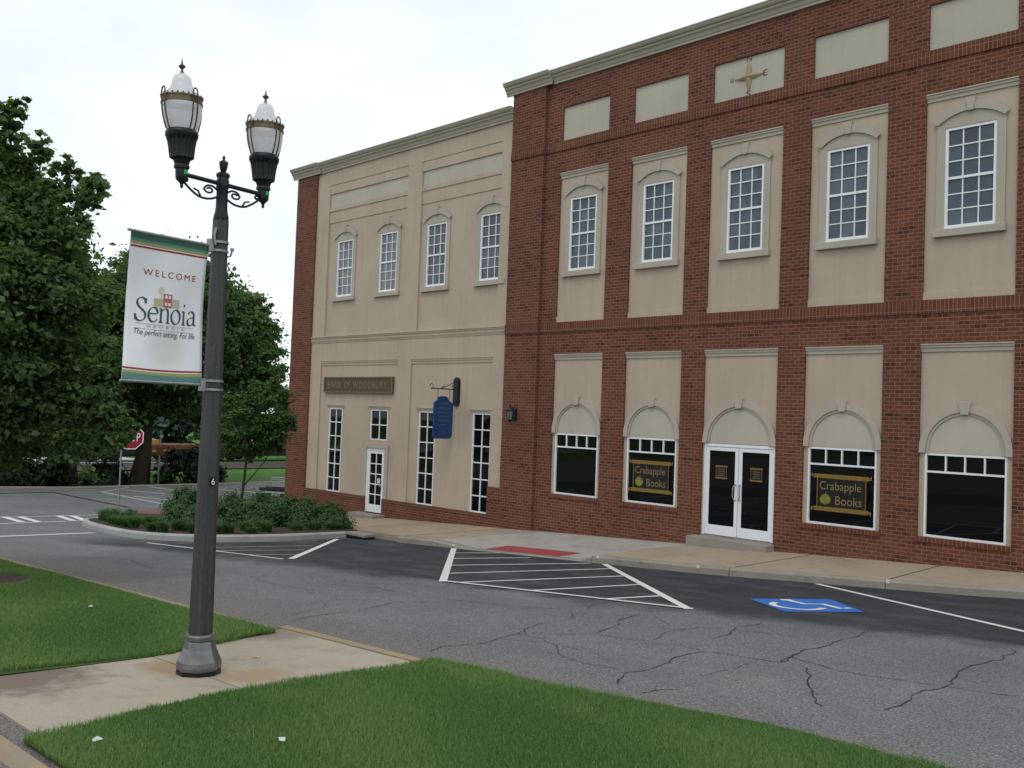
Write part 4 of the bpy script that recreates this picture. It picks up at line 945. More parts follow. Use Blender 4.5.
# banner arms and clamps (on the side of the -x arm)
for zc in (3.515, 2.39):
    q = MB()
    for dz in (-.035, .035):
        r_ = .094 + (.062 - .094) * (zc - .336) / 3.4; q.lathe([(r_ + .003, zc + dz - .009), (r_ + .007, zc + dz - .009), (r_ + .007, zc + dz + .009), (r_ + .003, zc + dz + .009)], seg=20)
    q.box(-r_ - .045, -r_ - .004, -.02, .02, zc - .05, zc + .05); q.build('clamp', 'steel', lamp)
    MB().tube([(-r_ - .03, 0, zc), (-.80, 0, zc)], .011, 8).build('banner_arm', 'steel', lamp)
q = MB().tube([(.065, .0, 3.44), (.11, 0, 3.46), (.12, 0, 3.50)], .008, 6).box(.11, .135, -.01, .01, 3.50, 3.525); q.build('cable_hook', 'steel', lamp); q = MB().tube([(-.06, -.03, 3.52), (-.075, -.03, 3.60), (-.06, -.03, 3.66)], .010, 6); q.build('cable_bracket', 'steel', lamp)
t = text_mb('6', .028, height=.05)
t.v = [(x, y, 0) for x, y, z_ in t.v]
ca_ = math.atan2(-18.9 - LY, 0 - LX) - az
mt = Matrix.Rotation(ca_ + R(28), 4, 'Z') @ Matrix.Translation((.0855, 0, 1.62)) @ Matrix.Rotation(R(90), 4, 'Z') @ Matrix.Rotation(R(90), 4, 'X')
pl = MB().add([(-.02, -.034, -.002), (.02, -.034, -.002), (.02, .034, -.002), (-.02, .034, -.002), (-.02, -.034, -.012), (.02, -.034, -.012), (.02, .034, -.012), (-.02, .034, -.012)], [(0, 1, 2, 3), (0, 4, 5, 1), (1, 5, 6, 2), (2, 6, 7, 3), (3, 7, 4, 0)]).xf(mt)
plate = pl.build('number_plate', 'black', lamp); t.xf(mt); t.build('number', 'white', plate)

ban = empty('banner', (LX, LY, LZ + 2.3), az); tag(ban, 'white town banner with green and red stripes hanging from the street lamp', 'banner')
BW0, BW1, BZ0, BZ1 = -.105, -.775, 2.39, 3.515      # along -x of the lamp frame; readable face looks towards the camera (-y side of the frame after rotation)
# which local y faces the camera
cloc = Matrix.Rotation(-az, 4, 'Z') @ Vector((0 - LX, -18.9 - LY, 0)); SY = 1 if cloc.y > 0 else -1
def bsurf(u, w, off=0.):        # u 0..1 from the outer edge to the pole, w 0..1 from the top down
    x = BW1 + (BW0 - BW1) * u; z = BZ1 + (BZ0 - BZ1) * w
    bulge = .055 * math.sin(math.pi * w) * (.4 + .6 * (1 - u)) + .012 * math.sin(7 * u + 3 * w) * math.sin(math.pi * w)
    x += (.035 * math.sin(math.pi * w * .95) * (1 - u)) - .02 * w * (1 - u)
    return (x, -SY * bulge + SY * off, z - 2.3 - .012 * math.sin(math.pi * u) * w)
def bpatch(u0, u1, w0, w1, off, nu=12, nw=24, both=False):
    mb = MB(); v = []
    for j in range(nw + 1):
        for i in range(nu + 1): v.append(bsurf(u0 + (u1 - u0) * i / nu, w0 + (w1 - w0) * j / nw, off))
    mb.add(v, [(j * (nu + 1) + i, j * (nu + 1) + i + 1, (j + 1) * (nu + 1) + i + 1, (j + 1) * (nu + 1) + i) for j in range(nw) for i in range(nu)]); return mb
cl = bpatch(0, 1, 0, 1, 0., 20, 40).build('cloth', 'cloth', ban, smooth=True)
so = cl.modifiers.new('thickness', 'SOLIDIFY'); so.thickness = .0025; so.offset = 0
for (a, b, c) in ((.0, .046, 'bgreen'), (.046, .064, 'bteal'), (.064, .082, 'bolive'), (.090, .102, 'bred'), (.905, .917, 'bred'), (.925, .945, 'bolive'), (.945, .985, 'bteal'), (.985, 1.0, 'bgreen')):
    bpatch(0, 1, a, b, .0032, 16, 3).build('stripe', c, cl)
def on_banner(mb, u, w, off, width=None):       # flat lettering mapped on the cloth; local units metres
    v = []
    for x, y, z in mb.v: v.append(bsurf(u + x / .68, w - y / 1.125, off + z))
    mb.v = v; return mb
UC = .515
on_banner(text_mb('WELCOME', .46, height=.048, spacing=1.45), UC + .01, .255, .004).build('lettering', 'bred', cl)
GL = {
 'S': (.50, [[(.42, .68), (.36, .76), (.25, .79), (.13, .74), (.08, .62), (.14, .49), (.28, .39), (.40, .28), (.42, .15), (.33, .03), (.19, -.01), (.08, .03), (.02, .14)], [(.42, .60), (.425, .78)], [(.015, .22), (.02, .02)]]),
 'e': (.46, [[(.06, .28), (.40, .30), (.39, .42), (.30, .50), (.18, .48), (.08, .38), (.05, .24), (.09, .09), (.19, .01), (.31, .02), (.41, .11)]]),
 'n': (.54, [[(.11, .0), (.11, .47)], [(.02, .46), (.12, .49)], [(.03, .01), (.19, .01)], [(.12, .36), (.20, .46), (.31, .50), (.40, .44), (.42, .30), (.42, .02)], [(.34, .01), (.50, .01)]]),
 'o': (.52, [[(.25, .50), (.13, .45), (.05, .32), (.06, .15), (.15, .03), (.26, .0), (.38, .06), (.45, .19), (.44, .35), (.36, .46), (.25, .50), (.15, .46)]]),
 'i': (.25, [[(.12, .01), (.12, .47)], [(.03, .46), (.13, .49)], [(.04, .01), (.20, .01)], [(.10, .67), (.15, .70)], [(.10, .70), (.15, .66)]]),
 'a': (.46, [[(.09, .40), (.16, .48), (.27, .49), (.35, .42), (.36, .30), (.36, .08), (.40, .02), (.46, .03)], [(.36, .29), (.22, .27), (.09, .20), (.07, .09), (.14, .01), (.25, .02), (.35, .11)]])}
word = MB(); x = 0.
for k, ch in enumerate('Senoia'):
    adv, st = GL[ch]; g = nib(st, .085, 25, .03); word.add([(a + x, b, c + .0001 * k) for a, b, c in g.v], g.f); x += adv
sc = .54 / x
word.v = [((a - x / 2) * sc, b * sc * 1.12, c * .12) for a, b, c in word.v]
on_banner(word, UC - .005, .585, .004).build('lettering', 'btext', cl)
on_banner(text_mb('GEORGIA', .34, height=.020, spacing=1.9), UC - .01, .617, .004).build('lettering', 'bgrey', cl)
for w in (.602, .637):
    bpatch(UC - .40, UC + .36, w, w + .0025, .0035, 8, 1).build('rule', 'bgrey', cl)
on_banner(text_mb('The perfect setting. For life', .535, shear=.28, height=.058), UC - .01, .666, .004).build('lettering', 'btext', cl)
# little row of town buildings above the name
def bb(x0, x1, z0, z1, c, off=.0036): on_banner(MB().add([(.86 * x_, .86 * z_ + .004, 0) for x_, z_ in ((x0, z0), (x1, z0), (x1, z1), (x0, z1))], [(0, 1, 2, 3)]), UC, .455, off).build('emblem', c, cl)
bb(-.145, -.06, -.03, .035, 'eol'); bb(-.14, -.065, -.045, -.031, 'etn'); bb(-.055, .035, -.035, .085, 'ebr'); bb(.042, .115, -.028, .045, 'esg'); bb(-.085, -.07, .037, .10, 'etn')
for x_, z_ in ((-.038, .045), (-.002, .045), (-.038, -.02), (-.002, -.02)): bb(x_, x_ + .022, z_, z_ + .028, 'cloth', .0042)
for x_ in (.05, .072, .094): bb(x_, x_ + .012, .0, .03, 'etn', .0042)
on_banner(MB().add([(-.0667 + .025 * math.cos(a), .10 + .027 * math.sin(a), 0) for a in [2 * math.pi * i / 14 for i in range(14)]], [tuple(range(14))]), UC, .455, .0037).build('emblem', 'etn', cl)

from mathutils import Quaternion
lean = Matrix.Translation((LX, LY, LZ)) @ Quaternion((-.708, .706, 0), R(.10)).to_matrix().to_4x4() @ Matrix.Translation((-LX, -LY, -LZ))
bpy.context.view_layer.update()
for o in (lamp, ban): o.matrix_world = lean @ o.matrix_world      # the post stands a little out of plumb

# ------------------------------------------------------------------ street signs, cart, train
s = empty('stop_sign', (-28.8, -7.1, H(-28.8, -7.1) + .1)); tag(s, 'red octagonal stop sign on a thin grey post at the island tip', 'stop sign')
MB().box(-.03, .03, -.015, .015, -.1, 2.95).build('post', 'steel', s)
fd = Vector((.83, -.56)).normalized(); fz = math.atan2(fd.y, fd.x) - R(90)
def facing(x, y, z): return Matrix.Rotation(fz + R(180), 4, 'Z') @ Matrix.Translation((x, y, z)) @ Matrix.Rotation(R(90), 4, 'X')
octo = [(.375 / math.cos(R(22.5)) * math.cos(R(22.5 + 45 * k)), .375 / math.cos(R(22.5)) * math.sin(R(22.5 + 45 * k))) for k in range(8)]
def disc(sc, d0, d1):
    n = 8; return MB().add([(x * sc, y * sc, d0) for x, y in octo] + [(x * sc, y * sc, d1) for x, y in octo], [tuple(range(7, -1, -1)), tuple(range(8, 16))] + [(i, (i + 1) % n, (i + 1) % n + n, i + n) for i in range(n)])
F = facing(.26, -.02, 2.50)
pl = disc(1, .0, .004).xf(F).build('sign_plate', 'white', s); disc(.93, .0045, .006).xf(F).build('sign_face', 'red', pl)
text_mb('STOP', .56, height=.26).xf(F @ Matrix.Translation((0, 0, .008))).build('lettering', 'white', pl)

s = empty('sign_post', (-47.6, 2.6, H(-47.6, 2.6))); tag(s, 'thin grey post with a small brown plate before the far tree trunk', 'sign post')
MB().box(-.035, .035, -.03, .03, -.1, 2.8).build('post', 'steel', s); MB().box(.04, .06, -.2, .2, 1.5, 1.95).build('sign_plate', 'rust', s)

c = empty('utility_cart', (-38.6, 4.2, H(-38.6, 4.2)), R(35)); tag(c, 'small dark flat cart with a raised hoop handle by the end brick pier', 'cart')
MB().box(-.62, .62, -.32, .32, .30, .40).box(-.66, .66, -.36, -.32, .34, .46).box(-.66, .66, .32, .36, .34, .46).build('deck', 'black', c, bevel=.01)
MB().box(-.60, .60, -.30, .30, .22, .295).build('pale_underside', 'paper', c)
MB().tube([(-.42, .28, .4), (-.42, .28, .86), (-.36, .28, .90), (.36, .28, .90), (.42, .28, .86), (.42, .28, .4)], .025, 8).box(-.36, .36, .265, .295, .78, .86).build('handle', 'steel', c)
for sx in (-.45, .45):
    for sy in (-.27, .27): MB().tube([(sx, sy - .025, .11), (sx, sy + .025, .11)], .11, 14).build('wheel', 'black', c)

def freight(name, label, y0, L, x0, tall):
    z = H(x0, y0 + L / 2); c = empty(name, (x0, y0 + L / 2, z)); tag(c, label, 'freight car', 'freight cars on the far track'); hl = L / 2
    if tall:
        b = MB().box(-1.4, 1.4, -hl, hl, .95, 3.75)
        for k in range(int(L / .9) + 1): y = -hl + .08 + k * (L - .16) / int(L / .9); b.box(1.401, 1.46, y - .06, y + .06, 1.0, 3.7)
        b.box(1.402, 1.5, -hl, hl, 3.66, 3.78); b.build('body', 'rust', c)
        for yy in (-hl + 1.6, hl - 3.4): MB().box(1.462, 1.475, yy, yy + 1.5, 1.55, 1.78).build('marking_panel', 'paper', c)
    else:
        MB().box(-1.4, 1.4, -hl, hl, .95, 1.25).build('deck', 'rust', c); MB().box(-1.1, 1.1, -.3, 1.3, 1.251, 1.6).build('load', 'yellow', c)
    MB().box(-1.3, 1.42, -hl, hl, .66, .94).build('underframe', 'raildark', c); MB().box(1.43, 1.5, hl * .1, hl * .1 + 1.3, .62, .9).build('step_board', 'yellow', c)
    for yy in (-hl + 1.3, -hl + 2.9, hl - 2.9, hl - 1.3): MB().tube([(.75, yy, .44), (.9, yy, .44)], .44, 18).tube([(-.9, yy, .44), (-.75, yy, .44)], .44, 18).build('wheel', 'raildark', c)
freight('freight_car', 'rust brown ribbed freight car beyond the young island tree', 15.6, 15.5, -67.5, True)
freight('freight_car', 'low flat freight car carrying a yellow machine, half hidden behind the trees', 5.0, 9.8, -67.5, False)

# ------------------------------------------------------------------ leaves: trees, shrubs, grass
def leaf_mesh(name, P, N, size, tint, mat, parent=None, aspect=1.5, fold=.18):
    """P centres, N normals; four-corner kite leaves"""
    n = len(P); N = N / np.linalg.norm(N, axis=1, keepdims=True)
    t = rng.normal(size=(n, 3)); t -= N * (t * N).sum(1, keepdims=True); t /= np.linalg.norm(t, axis=1, keepdims=True); b = np.cross(N, t)
    s = size[:, None]
    v = np.empty((n, 4, 3)); v[:, 0] = P - t * s * .5 * aspect; v[:, 1] = P + b * s * .5 + N * s * fold; v[:, 2] = P + t * s * .5 * aspect; v[:, 3] = P - b * s * .5 + N * s * fold
    me = bpy.data.meshes.new(name); me.vertices.add(n * 4); me.vertices.foreach_set('co', v.reshape(-1)); me.loops.add(n * 4); me.polygons.add(n)
    me.loops.foreach_set('vertex_index', np.arange(n * 4, dtype=np.int32)); me.polygons.foreach_set('loop_start', np.arange(0, n * 4, 4, dtype=np.int32)); me.polygons.foreach_set('loop_total', np.full(n, 4, dtype=np.int32))
    at = me.attributes.new('tint', 'FLOAT', 'POINT'); at.data.foreach_set('value', np.repeat(np.clip(tint, 0, 1), 4).astype(np.float32))
    me.update(); me.validate(); me.materials.append(M[mat]); o = bpy.data.objects.new(name, me); COL.objects.link(o)
    if parent: o.parent = parent
    return o
def clump_leaves(C, rad, per, leaf, flat=.55, var=.3):
    """C clump centres (k,3), rad (k,), per leaves each"""
    k = len(C); idx = np.repeat(np.arange(k), per); n = len(idx)
    d = rng.normal(size=(n, 3)); d /= np.linalg.norm(d, axis=1, keepdims=True); r = np.minimum(1.7, np.abs(rng.normal(size=n)) * .62)
    P = C[idx] + d * (r * rad[idx])[:, None] * np.array([1, 1, flat])
    N = rng.normal(size=(n, 3)) * .75 + np.array([0, 0, .9]) + d * .5
    ct = rng.random(k)
    tint = .45 * ct[idx] + .25 * rng.random(n) + .3 * rng.random(n) ** 3
    return P, N, leaf * (1 + var * rng.normal(size=n)).clip(.5, 1.7), tint
def tree(name, label, base, crown_c, crown_r, nclump, per, leaf, trunk_r, mat, group=None, spurs=(), seed=1, inner=.25, crad=(.16, .26), cat='tree', taper=0., nlimb=9, wisps=0):
    """base point on the ground; crown ellipsoid given relative to the base"""
    global rng
    rng = np.random.default_rng(seed); rn = random.Random(seed)
    t = empty(name, base); tag(t, label, cat, group)
    cc = np.array(crown_c, float); cr = np.array(crown_r, float)
    # uneven silhouette: a few big lobes with gaps between them
    nl = 9; lob = rng.normal(size=(nl, 3)); lob /= np.linalg.norm(lob, axis=1, keepdims=True); amp = rng.uniform(-.22, .16, nl)
    C = []
    while len(C) < nclump:
        d = rng.normal(size=3); d /= np.linalg.norm(d); r = rng.random() ** inner
        k = 1 + sum(a * max(0, float(d @ l)) ** 4 for a, l in zip(amp, lob))
        p = d * r * k * cr
        if taper: p[:2] *= 1 - taper * max(0, p[2] / cr[2])
        C.append(cc + p)
    C = np.array(C)
    if wisps: C[:, 2] = np.maximum(C[:, 2], cc[2] - cr[2] * rng.uniform(.78, .95, len(C)))
    rad = rng.uniform(*crad, len(C)) * cr.mean()
    SP, SR = [], []
    for (p, r, m) in spurs:                     # leafy twigs reaching out of the crown
        q = np.array(p) - np.array(base); a = cc + (q - cc) * .4
        for j in range(m * 6):
            u = rng.random() ** .6; SP.append(a + (q - a) * u + rng.normal(size=3) * r * .55 * (1.15 - .5 * u)); SR.append(r * rng.uniform(.3, .6) * (1.2 - .5 * u))
    P, N, S, T = clump_leaves(C, rad, per, leaf)
    if spurs:
        P2, N2, S2, T2 = clump_leaves(np.array(SP), np.array(SR), 34, leaf); P, N, S, T = np.vstack([P, P2]), np.vstack([N, N2]), np.append(S, S2), np.append(T, np.minimum(1, T2 + .1))
    if wisps:                                   # loose twig ends standing out of the crown
        i = rng.integers(0, nclump, wisps); W = cc + (C[i] - cc) * rng.uniform(1.04, 1.16, (wisps, 1)); W[:, 2] = np.maximum(W[:, 2] + rng.normal(size=wisps) * .1, cc[2] - .8 * cr[2])
        P2, N2, S2, T2 = clump_leaves(W, np.full(wisps, .17) * cr.mean() / 2.2, max(8, per // 10), leaf)
        P, N, S, T = np.vstack([P, P2]), np.vstack([N, N2]), np.append(S, S2), np.append(T, np.minimum(1, T2 + .15))
    leaf_mesh('crown', P, N, S, T, mat, t)
    top = Vector(cc) + Vector((0, 0, cr[2] * .55)); b = MB(); n = 7
    jit = [Vector((rn.uniform(-1, 1), rn.uniform(-1, 1), 0)) * trunk_r * .8 for _ in range(n + 1)]
    pts = [Vector((0, 0, -.2)).lerp(top, i / n) + jit[i] * (i / n) for i in range(n + 1)]
    b.tube(pts, [trunk_r * (1.25 if i == 0 else 1) * (1 - .85 * i / n) for i in range(n + 1)], 10)
    for k in range(nlimb):
        i = rn.choice(range(len(C))); tgt = Vector(C[i]); u = rn.uniform(.28, .75); st = Vector((0, 0, -.2)).lerp(top, u); mid = st.lerp(tgt, .5) + Vector((0, 0, -.08 * (tgt - st).length))
        b.tube([st, mid, tgt], [trunk_r * .45 * (1.1 - u), trunk_r * .28 * (1.1 - u), .012], 6)
    for (p, r, m) in spurs:
        q = Vector(p) - Vector(base); st = Vector((0, 0, -.2)).lerp(top, .55); b.tube([st, st.lerp(q, .5) + Vector((0, 0, -.06)), q], [trunk_r * .22, trunk_r * .12, .006], 5)
    b.build('trunk', 'bark', t, smooth=True)
    return t
NB = (-14.75, -15.25, H(-14.75, -15.25) + .1)
tree('maple_tree', 'large leafy maple in the mulch ring at the left edge of the lawn', NB, (0.0, 0.0, 3.80), (2.1, 2.1, 2.50), 1250, 150, .058, .15, 'leaf_near',
     spurs=(((-13.10, -14.0, 5.98), .26, 14), ((-13.4, -14.3, 5.2), .3, 9), ((-12.9, -13.8, 4.4), .32, 10), ((-12.75, -13.65, 3.5), .34, 10), ((-13.95, -14.9, 7.05), .24, 12), ((-14.2, -14.4, 6.7), .22, 9), ((-12.83, -13.58, 2.62), .26, 16), ((-12.84, -13.59, 2.40), .24, 14), ((-13.08, -13.83, 2.25), .3, 8), ((-14.0, -14.8, 2.7), .38, 9), ((-13.6, -14.2, 6.35), .2, 9), ((-13.15, -13.9, 2.0), .3, 7)), seed=11, inner=.36, crad=(.09, .19), nlimb=16, taper=.5, wisps=260)
g_ = 'trees beyond the cross street'
def gb(x, y): return (x, y, H(x, y) - .05)
tree('dark_tree', 'dark tree whose trunk stands left of the stop sign across the street', gb(-49.6, -1.2), (0, 0, 5.6), (4.3, 4.3, 4.2), 420, 150, .16, .42, 'leaf_far', g_, seed=21, inner=.3, crad=(.12, .24), wisps=160)
tree('broad_tree', 'broad tall green tree behind the banner, trunk right of the stop sign', gb(-48.9, 2.1), (.9, .9, 8.0), (4.1, 4.1, 4.9), 560, 165, .15, .48, 'leaf_far', g_, seed=22, inner=.3, crad=(.12, .24), wisps=160)
tree('round_tree', 'round crowned green tree between the lamp pole and the brick pier', gb(-49.0, 6.3), (.35, .3, 6.9), (3.05, 3.05, 4.0), 540, 165, .145, .34, 'leaf_far', g_, seed=33, inner=.3, crad=(.12, .24), wisps=160)
tree('dark_tree', 'dark tree at the far left behind the near maple', gb(-51, -6.0), (0, 0, 5.0), (4.6, 4.6, 4.6), 340, 140, .17, .4, 'leaf_far', g_, seed=24, inner=.3, crad=(.12, .24), wisps=160)
tree('young_tree', 'slim young tree with a thin trunk rising from the shrub island', (-26.0, -4.6, H(-26, -4.6) + .1), (.25, .25, 3.15), (1.2, 1.2, 1.45), 130, 130, .058, .06, 'leaf_young',
     spurs=(((-25.3, -3.2, 2.45), .2, 7), ((-25.4, -3.6, 1.65), .18, 6), ((-26.8, -5.6, 1.9), .25, 6), ((-26.3, -5.0, 1.5), .22, 6), ((-25.7, -4.2, 1.5), .25, 6), ((-25.3, -3.7, 4.1), .25, 5)), seed=25, inner=.45, crad=(.15, .28), nlimb=14, wisps=60)
far = [(-94, 8, 7.0, 4.6), (-95, 17, 7.4, 4.8), (-96, 25, 7.8, 4.6), (-95, -1, 7.0, 4.8), (-84, 4, 4.6, 3.4), (-86, 12, 5.6, 3.6), (-83, 20, 5.0, 3.3), (-88, 27, 7.6, 3.6), (-84, 34, 6.0, 4), (-86, -6, 5.2, 4.), (-84, -17, 5.6, 4.4), (-90, 40, 6.5, 4)]
fl = ['tall hazy tree in the farthest row, seen over the flat freight car', 'tall hazy tree in the farthest row, behind the round crowned tree', 'tall hazy tree in the farthest row, behind the rust brown freight car', 'tall hazy tree in the farthest row, left of the broad tall tree', 'hazy blue green tree beyond the railway, left of the broad tree gap', 'hazy tree beyond the railway over the flat freight car', 'hazy tree beyond the railway between the trunks and the rust brown car', 'tallest hazy tree beyond the railway, peeping past the brick pier', 'hazy tree beyond the railway hidden mostly by the brick pier', 'hazy tree beyond the railway behind the stop sign', 'hazy tree beyond the railway at the far left', 'hazy tree beyond the railway farthest behind the stucco building']
for i, (x, y, hh, r) in enumerate(far):
    tree('distant_tree', fl[i], gb(x, y), (0, 0, hh * .55), (r, r, hh * .5), 60, 110, .42, .25, 'leaf_haze', 'trees beyond the railway', seed=40 + i, inner=.35, nlimb=3)

def shrub(name, label, x, y, z, rx, ry, rz, per, leaf, mat, group, seed):
    global rng
    rng = np.random.default_rng(seed); s = empty(name, (x, y, z)); tag(s, label, 'shrub', group)
    k = 34; d = rng.normal(size=(k, 3)); d[:, 2] = np.abs(d[:, 2]) * .9; d /= np.linalg.norm(d, axis=1, keepdims=True)
    C = d * np.array([rx, ry, rz]) * rng.uniform(.62, .9, (k, 1)) + np.array([0, 0, .08]); rad = rng.uniform(.22, .36, k) * (rx + ry + rz) / 3
    P, N, S, T = clump_leaves(C, rad, per, leaf, .85); P[:, 2] = np.maximum(P[:, 2], .02)
    N = N * .6 + (P - np.array([0, 0, .1])) / np.array([rx, ry, rz])
    leaf_mesh('foliage', P, N, S, T, mat, s)
    b = MB()
    for j in range(5): a = 2 * math.pi * j / 5; b.tube([(0, 0, -.05), (rx * .3 * math.cos(a), ry * .3 * math.sin(a), rz * .35), (rx * .55 * math.cos(a), ry * .55 * math.sin(a), rz * .7)], [.025, .018, .01], 6)
    b.build('stem', 'bark', s); return s
SH = [(-25.75, -6.45, .66, .66, .98, 'leftmost rounded green shrub of the island, beside the lamp pole'), (-25.0, -6.4, .95, .9, .86, 'rounded green shrub of the island right behind the lamp pole'), (-24.3, -5.95, 1.0, .95, .84, 'rounded green shrub of the island under the young tree'),
      (-23.5, -5.3, 1.05, .95, .86, 'broad rounded green shrub in the middle of the island'), (-22.8, -4.6, 1.0, .9, .80, 'rounded green shrub of the island in front of the brick pier'), (-22.1, -4.0, .8, .7, .62, 'low rounded green shrub of the island before the tall stucco window'), (-24.7, -4.5, 1.1, 1.05, .9, 'rounded green shrub at the back of the island by the young trunk')]
for i, (x, y, rx, ry, rz, lb) in enumerate(SH):
    shrub('rounded_shrub', lb, x, y, H(x, y) + .14, rx, ry, rz, 330, .042, 'leaf_shrub', 'rounded shrubs of the island', 60 + i)
DB = [(-48.3, .2, 1.3, 1.1, 1.2, 'low dark bush left of the stop sign post across the street'), (-47.9, 4.1, 1.6, 1.5, 2.1, 'large dark bush across the street left of the lamp pole'), (-48.0, 5.6, 1.1, 1.1, 1.5, 'dark bush across the street half behind the lamp pole'), (-48.6, -2.6, 1.3, 1.2, 1.3, 'dark bush across the street left of the dark trunk'), (-48.8, -4.6, 1.6, 1.4, 1.9, 'tall dark bush at the far left across the street'), (-48.9, -6.6, 1.5, 1.4, 1.6, 'dark bush at the left picture edge across the street')]
for i, (x, y, rx, ry, rz, lb) in enumerate(DB):
    shrub('dark_bush', lb, x, y, H(x, y) - .06, rx, ry, rz, 110, .15, 'leaf_dark', 'dark bushes across the street', 80 + i)

def blades(P, hgt, wid, lean, tint, name, mat, parent=None):
    n = len(P); a = rng.random(n) * 2 * math.pi; d = np.stack([np.cos(a), np.sin(a), np.zeros(n)], 1); s = np.stack([-np.sin(a), np.cos(a), np.zeros(n)], 1)
    up = np.array([0, 0, 1.]); hg = hgt[:, None]; ln = lean[:, None]; w = wid[:, None] / 2
    m = P + up * hg * .6 + d * ln * .35; tip = P + up * hg * (1 - .25 * np.minimum(1, ln / hg)) + d * ln
    v = np.stack([P - s * w, P + s * w, m + s * w * .8, m - s * w * .8, tip], 1)
    me = bpy.data.meshes.new(name); me.vertices.add(n * 5); me.vertices.foreach_set('co', v.reshape(-1)); me.loops.add(n * 7); me.polygons.add(n * 2)
    b = (np.arange(n) * 5)[:, None]; li = np.concatenate([b + np.array([[0, 1, 2, 3]]), b + np.array([[3, 2, 4]])], 1).reshape(-1).astype(np.int32)
    me.loops.foreach_set('vertex_index', li); ls = np.stack([np.arange(n) * 7, np.arange(n) * 7 + 4], 1).reshape(-1).astype(np.int32); lt = np.tile(np.array([4, 3], dtype=np.int32), n)
    me.polygons.foreach_set('loop_start', ls); me.polygons.foreach_set('loop_total', lt)
    at = me.attributes.new('tint', 'FLOAT', 'POINT'); at.data.foreach_set('value', np.repeat(np.clip(tint, 0, 1), 5).astype(np.float32))
    me.update(); me.validate(); me.materials.append(M[mat]); o = bpy.data.objects.new(name, me); COL.objects.link(o)
    if parent: o.parent = parent
    return o
# liriope clumps along the island kerb
global_rng = rng = np.random.default_rng(5)
def along(poly, d):
    out = []; acc = 0.; want = 0.
    for a, b in zip(poly, poly[1:]):
        A_, B_ = Vector(a), Vector(b); L = (B_ - A_).length
        while want <= acc + L: out.append((A_.lerp(B_, (want - acc) / L), (B_ - A_).normalized())); want += d
        acc += L
    return out
front = [p for p in isl if p[1] < -4.0 and p[0] > -29.2]
k = 0
for off, step in ((.62, .60), (1.15, .62)):
    for p, t in along(front, step):
        q = p + Vector((-t.y, t.x)) * (off + random.uniform(-.1, .1)); n = 190
        if q.x < -28.2 or q.y > -4.0 or random.random() < .14: continue
        a = rng.random(n) * 2 * math.pi; rr = rng.random(n) ** .7 * .13; P = np.stack([rr * np.cos(a), rr * np.sin(a), np.zeros(n)], 1)
        c = empty('liriope_clump', (q.x, q.y, H(q.x, q.y) + .15)); lb = 'spiky grass like plant clump in the mulch along the island kerb'
        tag(c, lb, 'plant', 'liriope clumps along the island kerb')
        hg = rng.uniform(.18, .34, n) * rng.uniform(.7, 1.3); blades(P, hg, np.full(n, .016), hg * rng.uniform(.35, 1.1, n), rng.random(n), 'foliage', 'liriope', c); k += 1
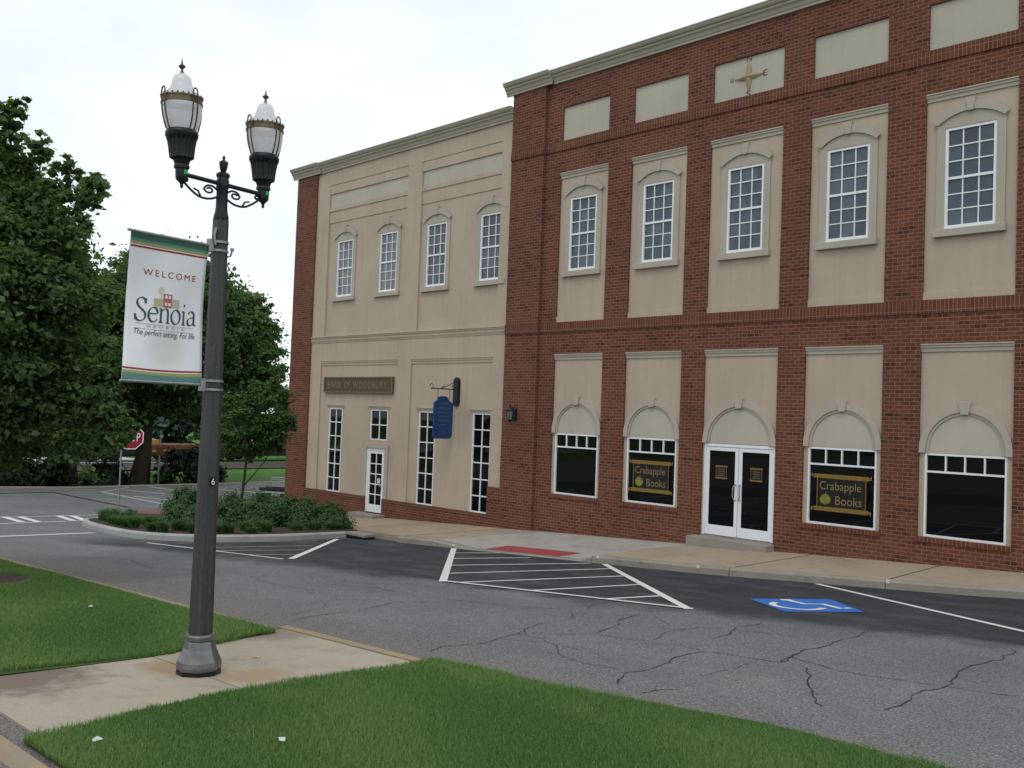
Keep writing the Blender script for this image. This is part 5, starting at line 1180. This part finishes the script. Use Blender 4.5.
# lawn grass
rng = np.random.default_rng(9)
def lawn_pts(n, x0, x1, y0, y1, ok):
    x = rng.uniform(x0, x1, n); y = rng.uniform(y0, y1, n); m = ok(x, y); x, y = x[m], y[m]
    z = np.array([lawn_z(a, b) for a, b in zip(x, y)]); return np.stack([x, y, z - .01], 1)
ekv = np.vectorize(edge_k); er = np.vectorize(edge_r); el = np.vectorize(edge_l)
def patch(P):     # slow variation of length and colour
    return .5 + .25 * np.sin(P[:, 0] * 2.1 + 1.3 * np.sin(P[:, 1] * 1.7)) + .25 * np.sin(P[:, 1] * 3.3 + P[:, 0] * .9)
def grass(P, name, wid, lab):
    n = len(P); q = patch(P); hg = rng.uniform(.03, .06, n) * (.75 + .5 * q); t = .10 + .55 * q * (.5 + .5 * rng.random(n)) + .30 * rng.random(n); dry = rng.random(n) < .04 + .30 * np.clip(np.sin(P[:, 0] * 3.1 + 2 * np.sin(P[:, 1] * 2.3)) * np.sin(P[:, 1] * 4.1 + 1.5 * np.sin(P[:, 0] * 1.9)) - .45, 0, 1); t[dry] = rng.uniform(.8, 1., dry.sum())
    return tag(blades(P, hg, np.full(n, wid) * rng.uniform(.7, 1.3, n), hg * rng.uniform(.1, .9, n), t, name, 'blade'), lab, 'grass', None, 'stuff')
near = lambda x, y: (np.hypot(x, y + 18.9) < 3.2 + 12 * rng.random(len(x)) ** 1.4) & (x > er(y) - .02 + .012 * np.sin(y * 9) + .012 * np.sin(y * 31 + 1) + .03 * rng.random(len(x))) & (x < 1.5) & (y < ekv(x) + .015 * np.sin(x * 5.3) + .015 * np.sin(x * 17 + 2) + .04 * rng.random(len(x)))
P = lawn_pts(800000, -6.7, 1.5, -16.98, -12.9, near); grass(P, 'lawn_grass', .0042, 'short green grass on the near lawn in front of the road')
P = lawn_pts(330000, -18, -7.9, -16.95, -13.80, lambda x, y: (x < el(y) + .025 + .012 * np.sin(y * 9) + .012 * np.sin(y * 31) - .03 * rng.random(len(x))) & (rng.random(len(x)) < np.clip(1.15 + (x + 8) / 14, .25, 1)) & (np.hypot((x + 14.35) / 1.15, (y + 14.85) / .75) > .72))
grass(P, 'lawn_grass', .0075, 'short green grass on the left lawn around the mulch ring')
# scraps of litter
for i, (x, y, lb) in enumerate(((-10.82, -14.73, 'white paper scrap on the left lawn'), (-5.5, -16.7, 'white paper scrap near the left end of the near lawn'), (-4.88, -15.86, 'white paper scrap in the middle of the near lawn'), (-7.35, -14.62, 'white paper scrap on the concrete walk behind the lamp'))):
    z = (lawn_z(x, y) + .035) if i < 3 else H(x, y) + .028
    mb = MB().add([(a_ * .55, b_ * .55, c_ * .8) for a_, b_, c_ in [(-.05, -.03, 0), (.045, -.035, .008), (.055, .03, .002), (0, .04, .02), (-.045, .03, .004), (-.05, -.03, -.002), (.045, -.035, .006), (.055, .03, 0), (0, .04, .018), (-.045, .03, .002)]], [(0, 1, 2, 3, 4), (9, 8, 7, 6, 5)])
    o = mb.build('paper_scrap', 'paper'); o.location = (x, y, z); o.rotation_euler = (0, 0, i * 1.3); tag(o, lb, 'litter')
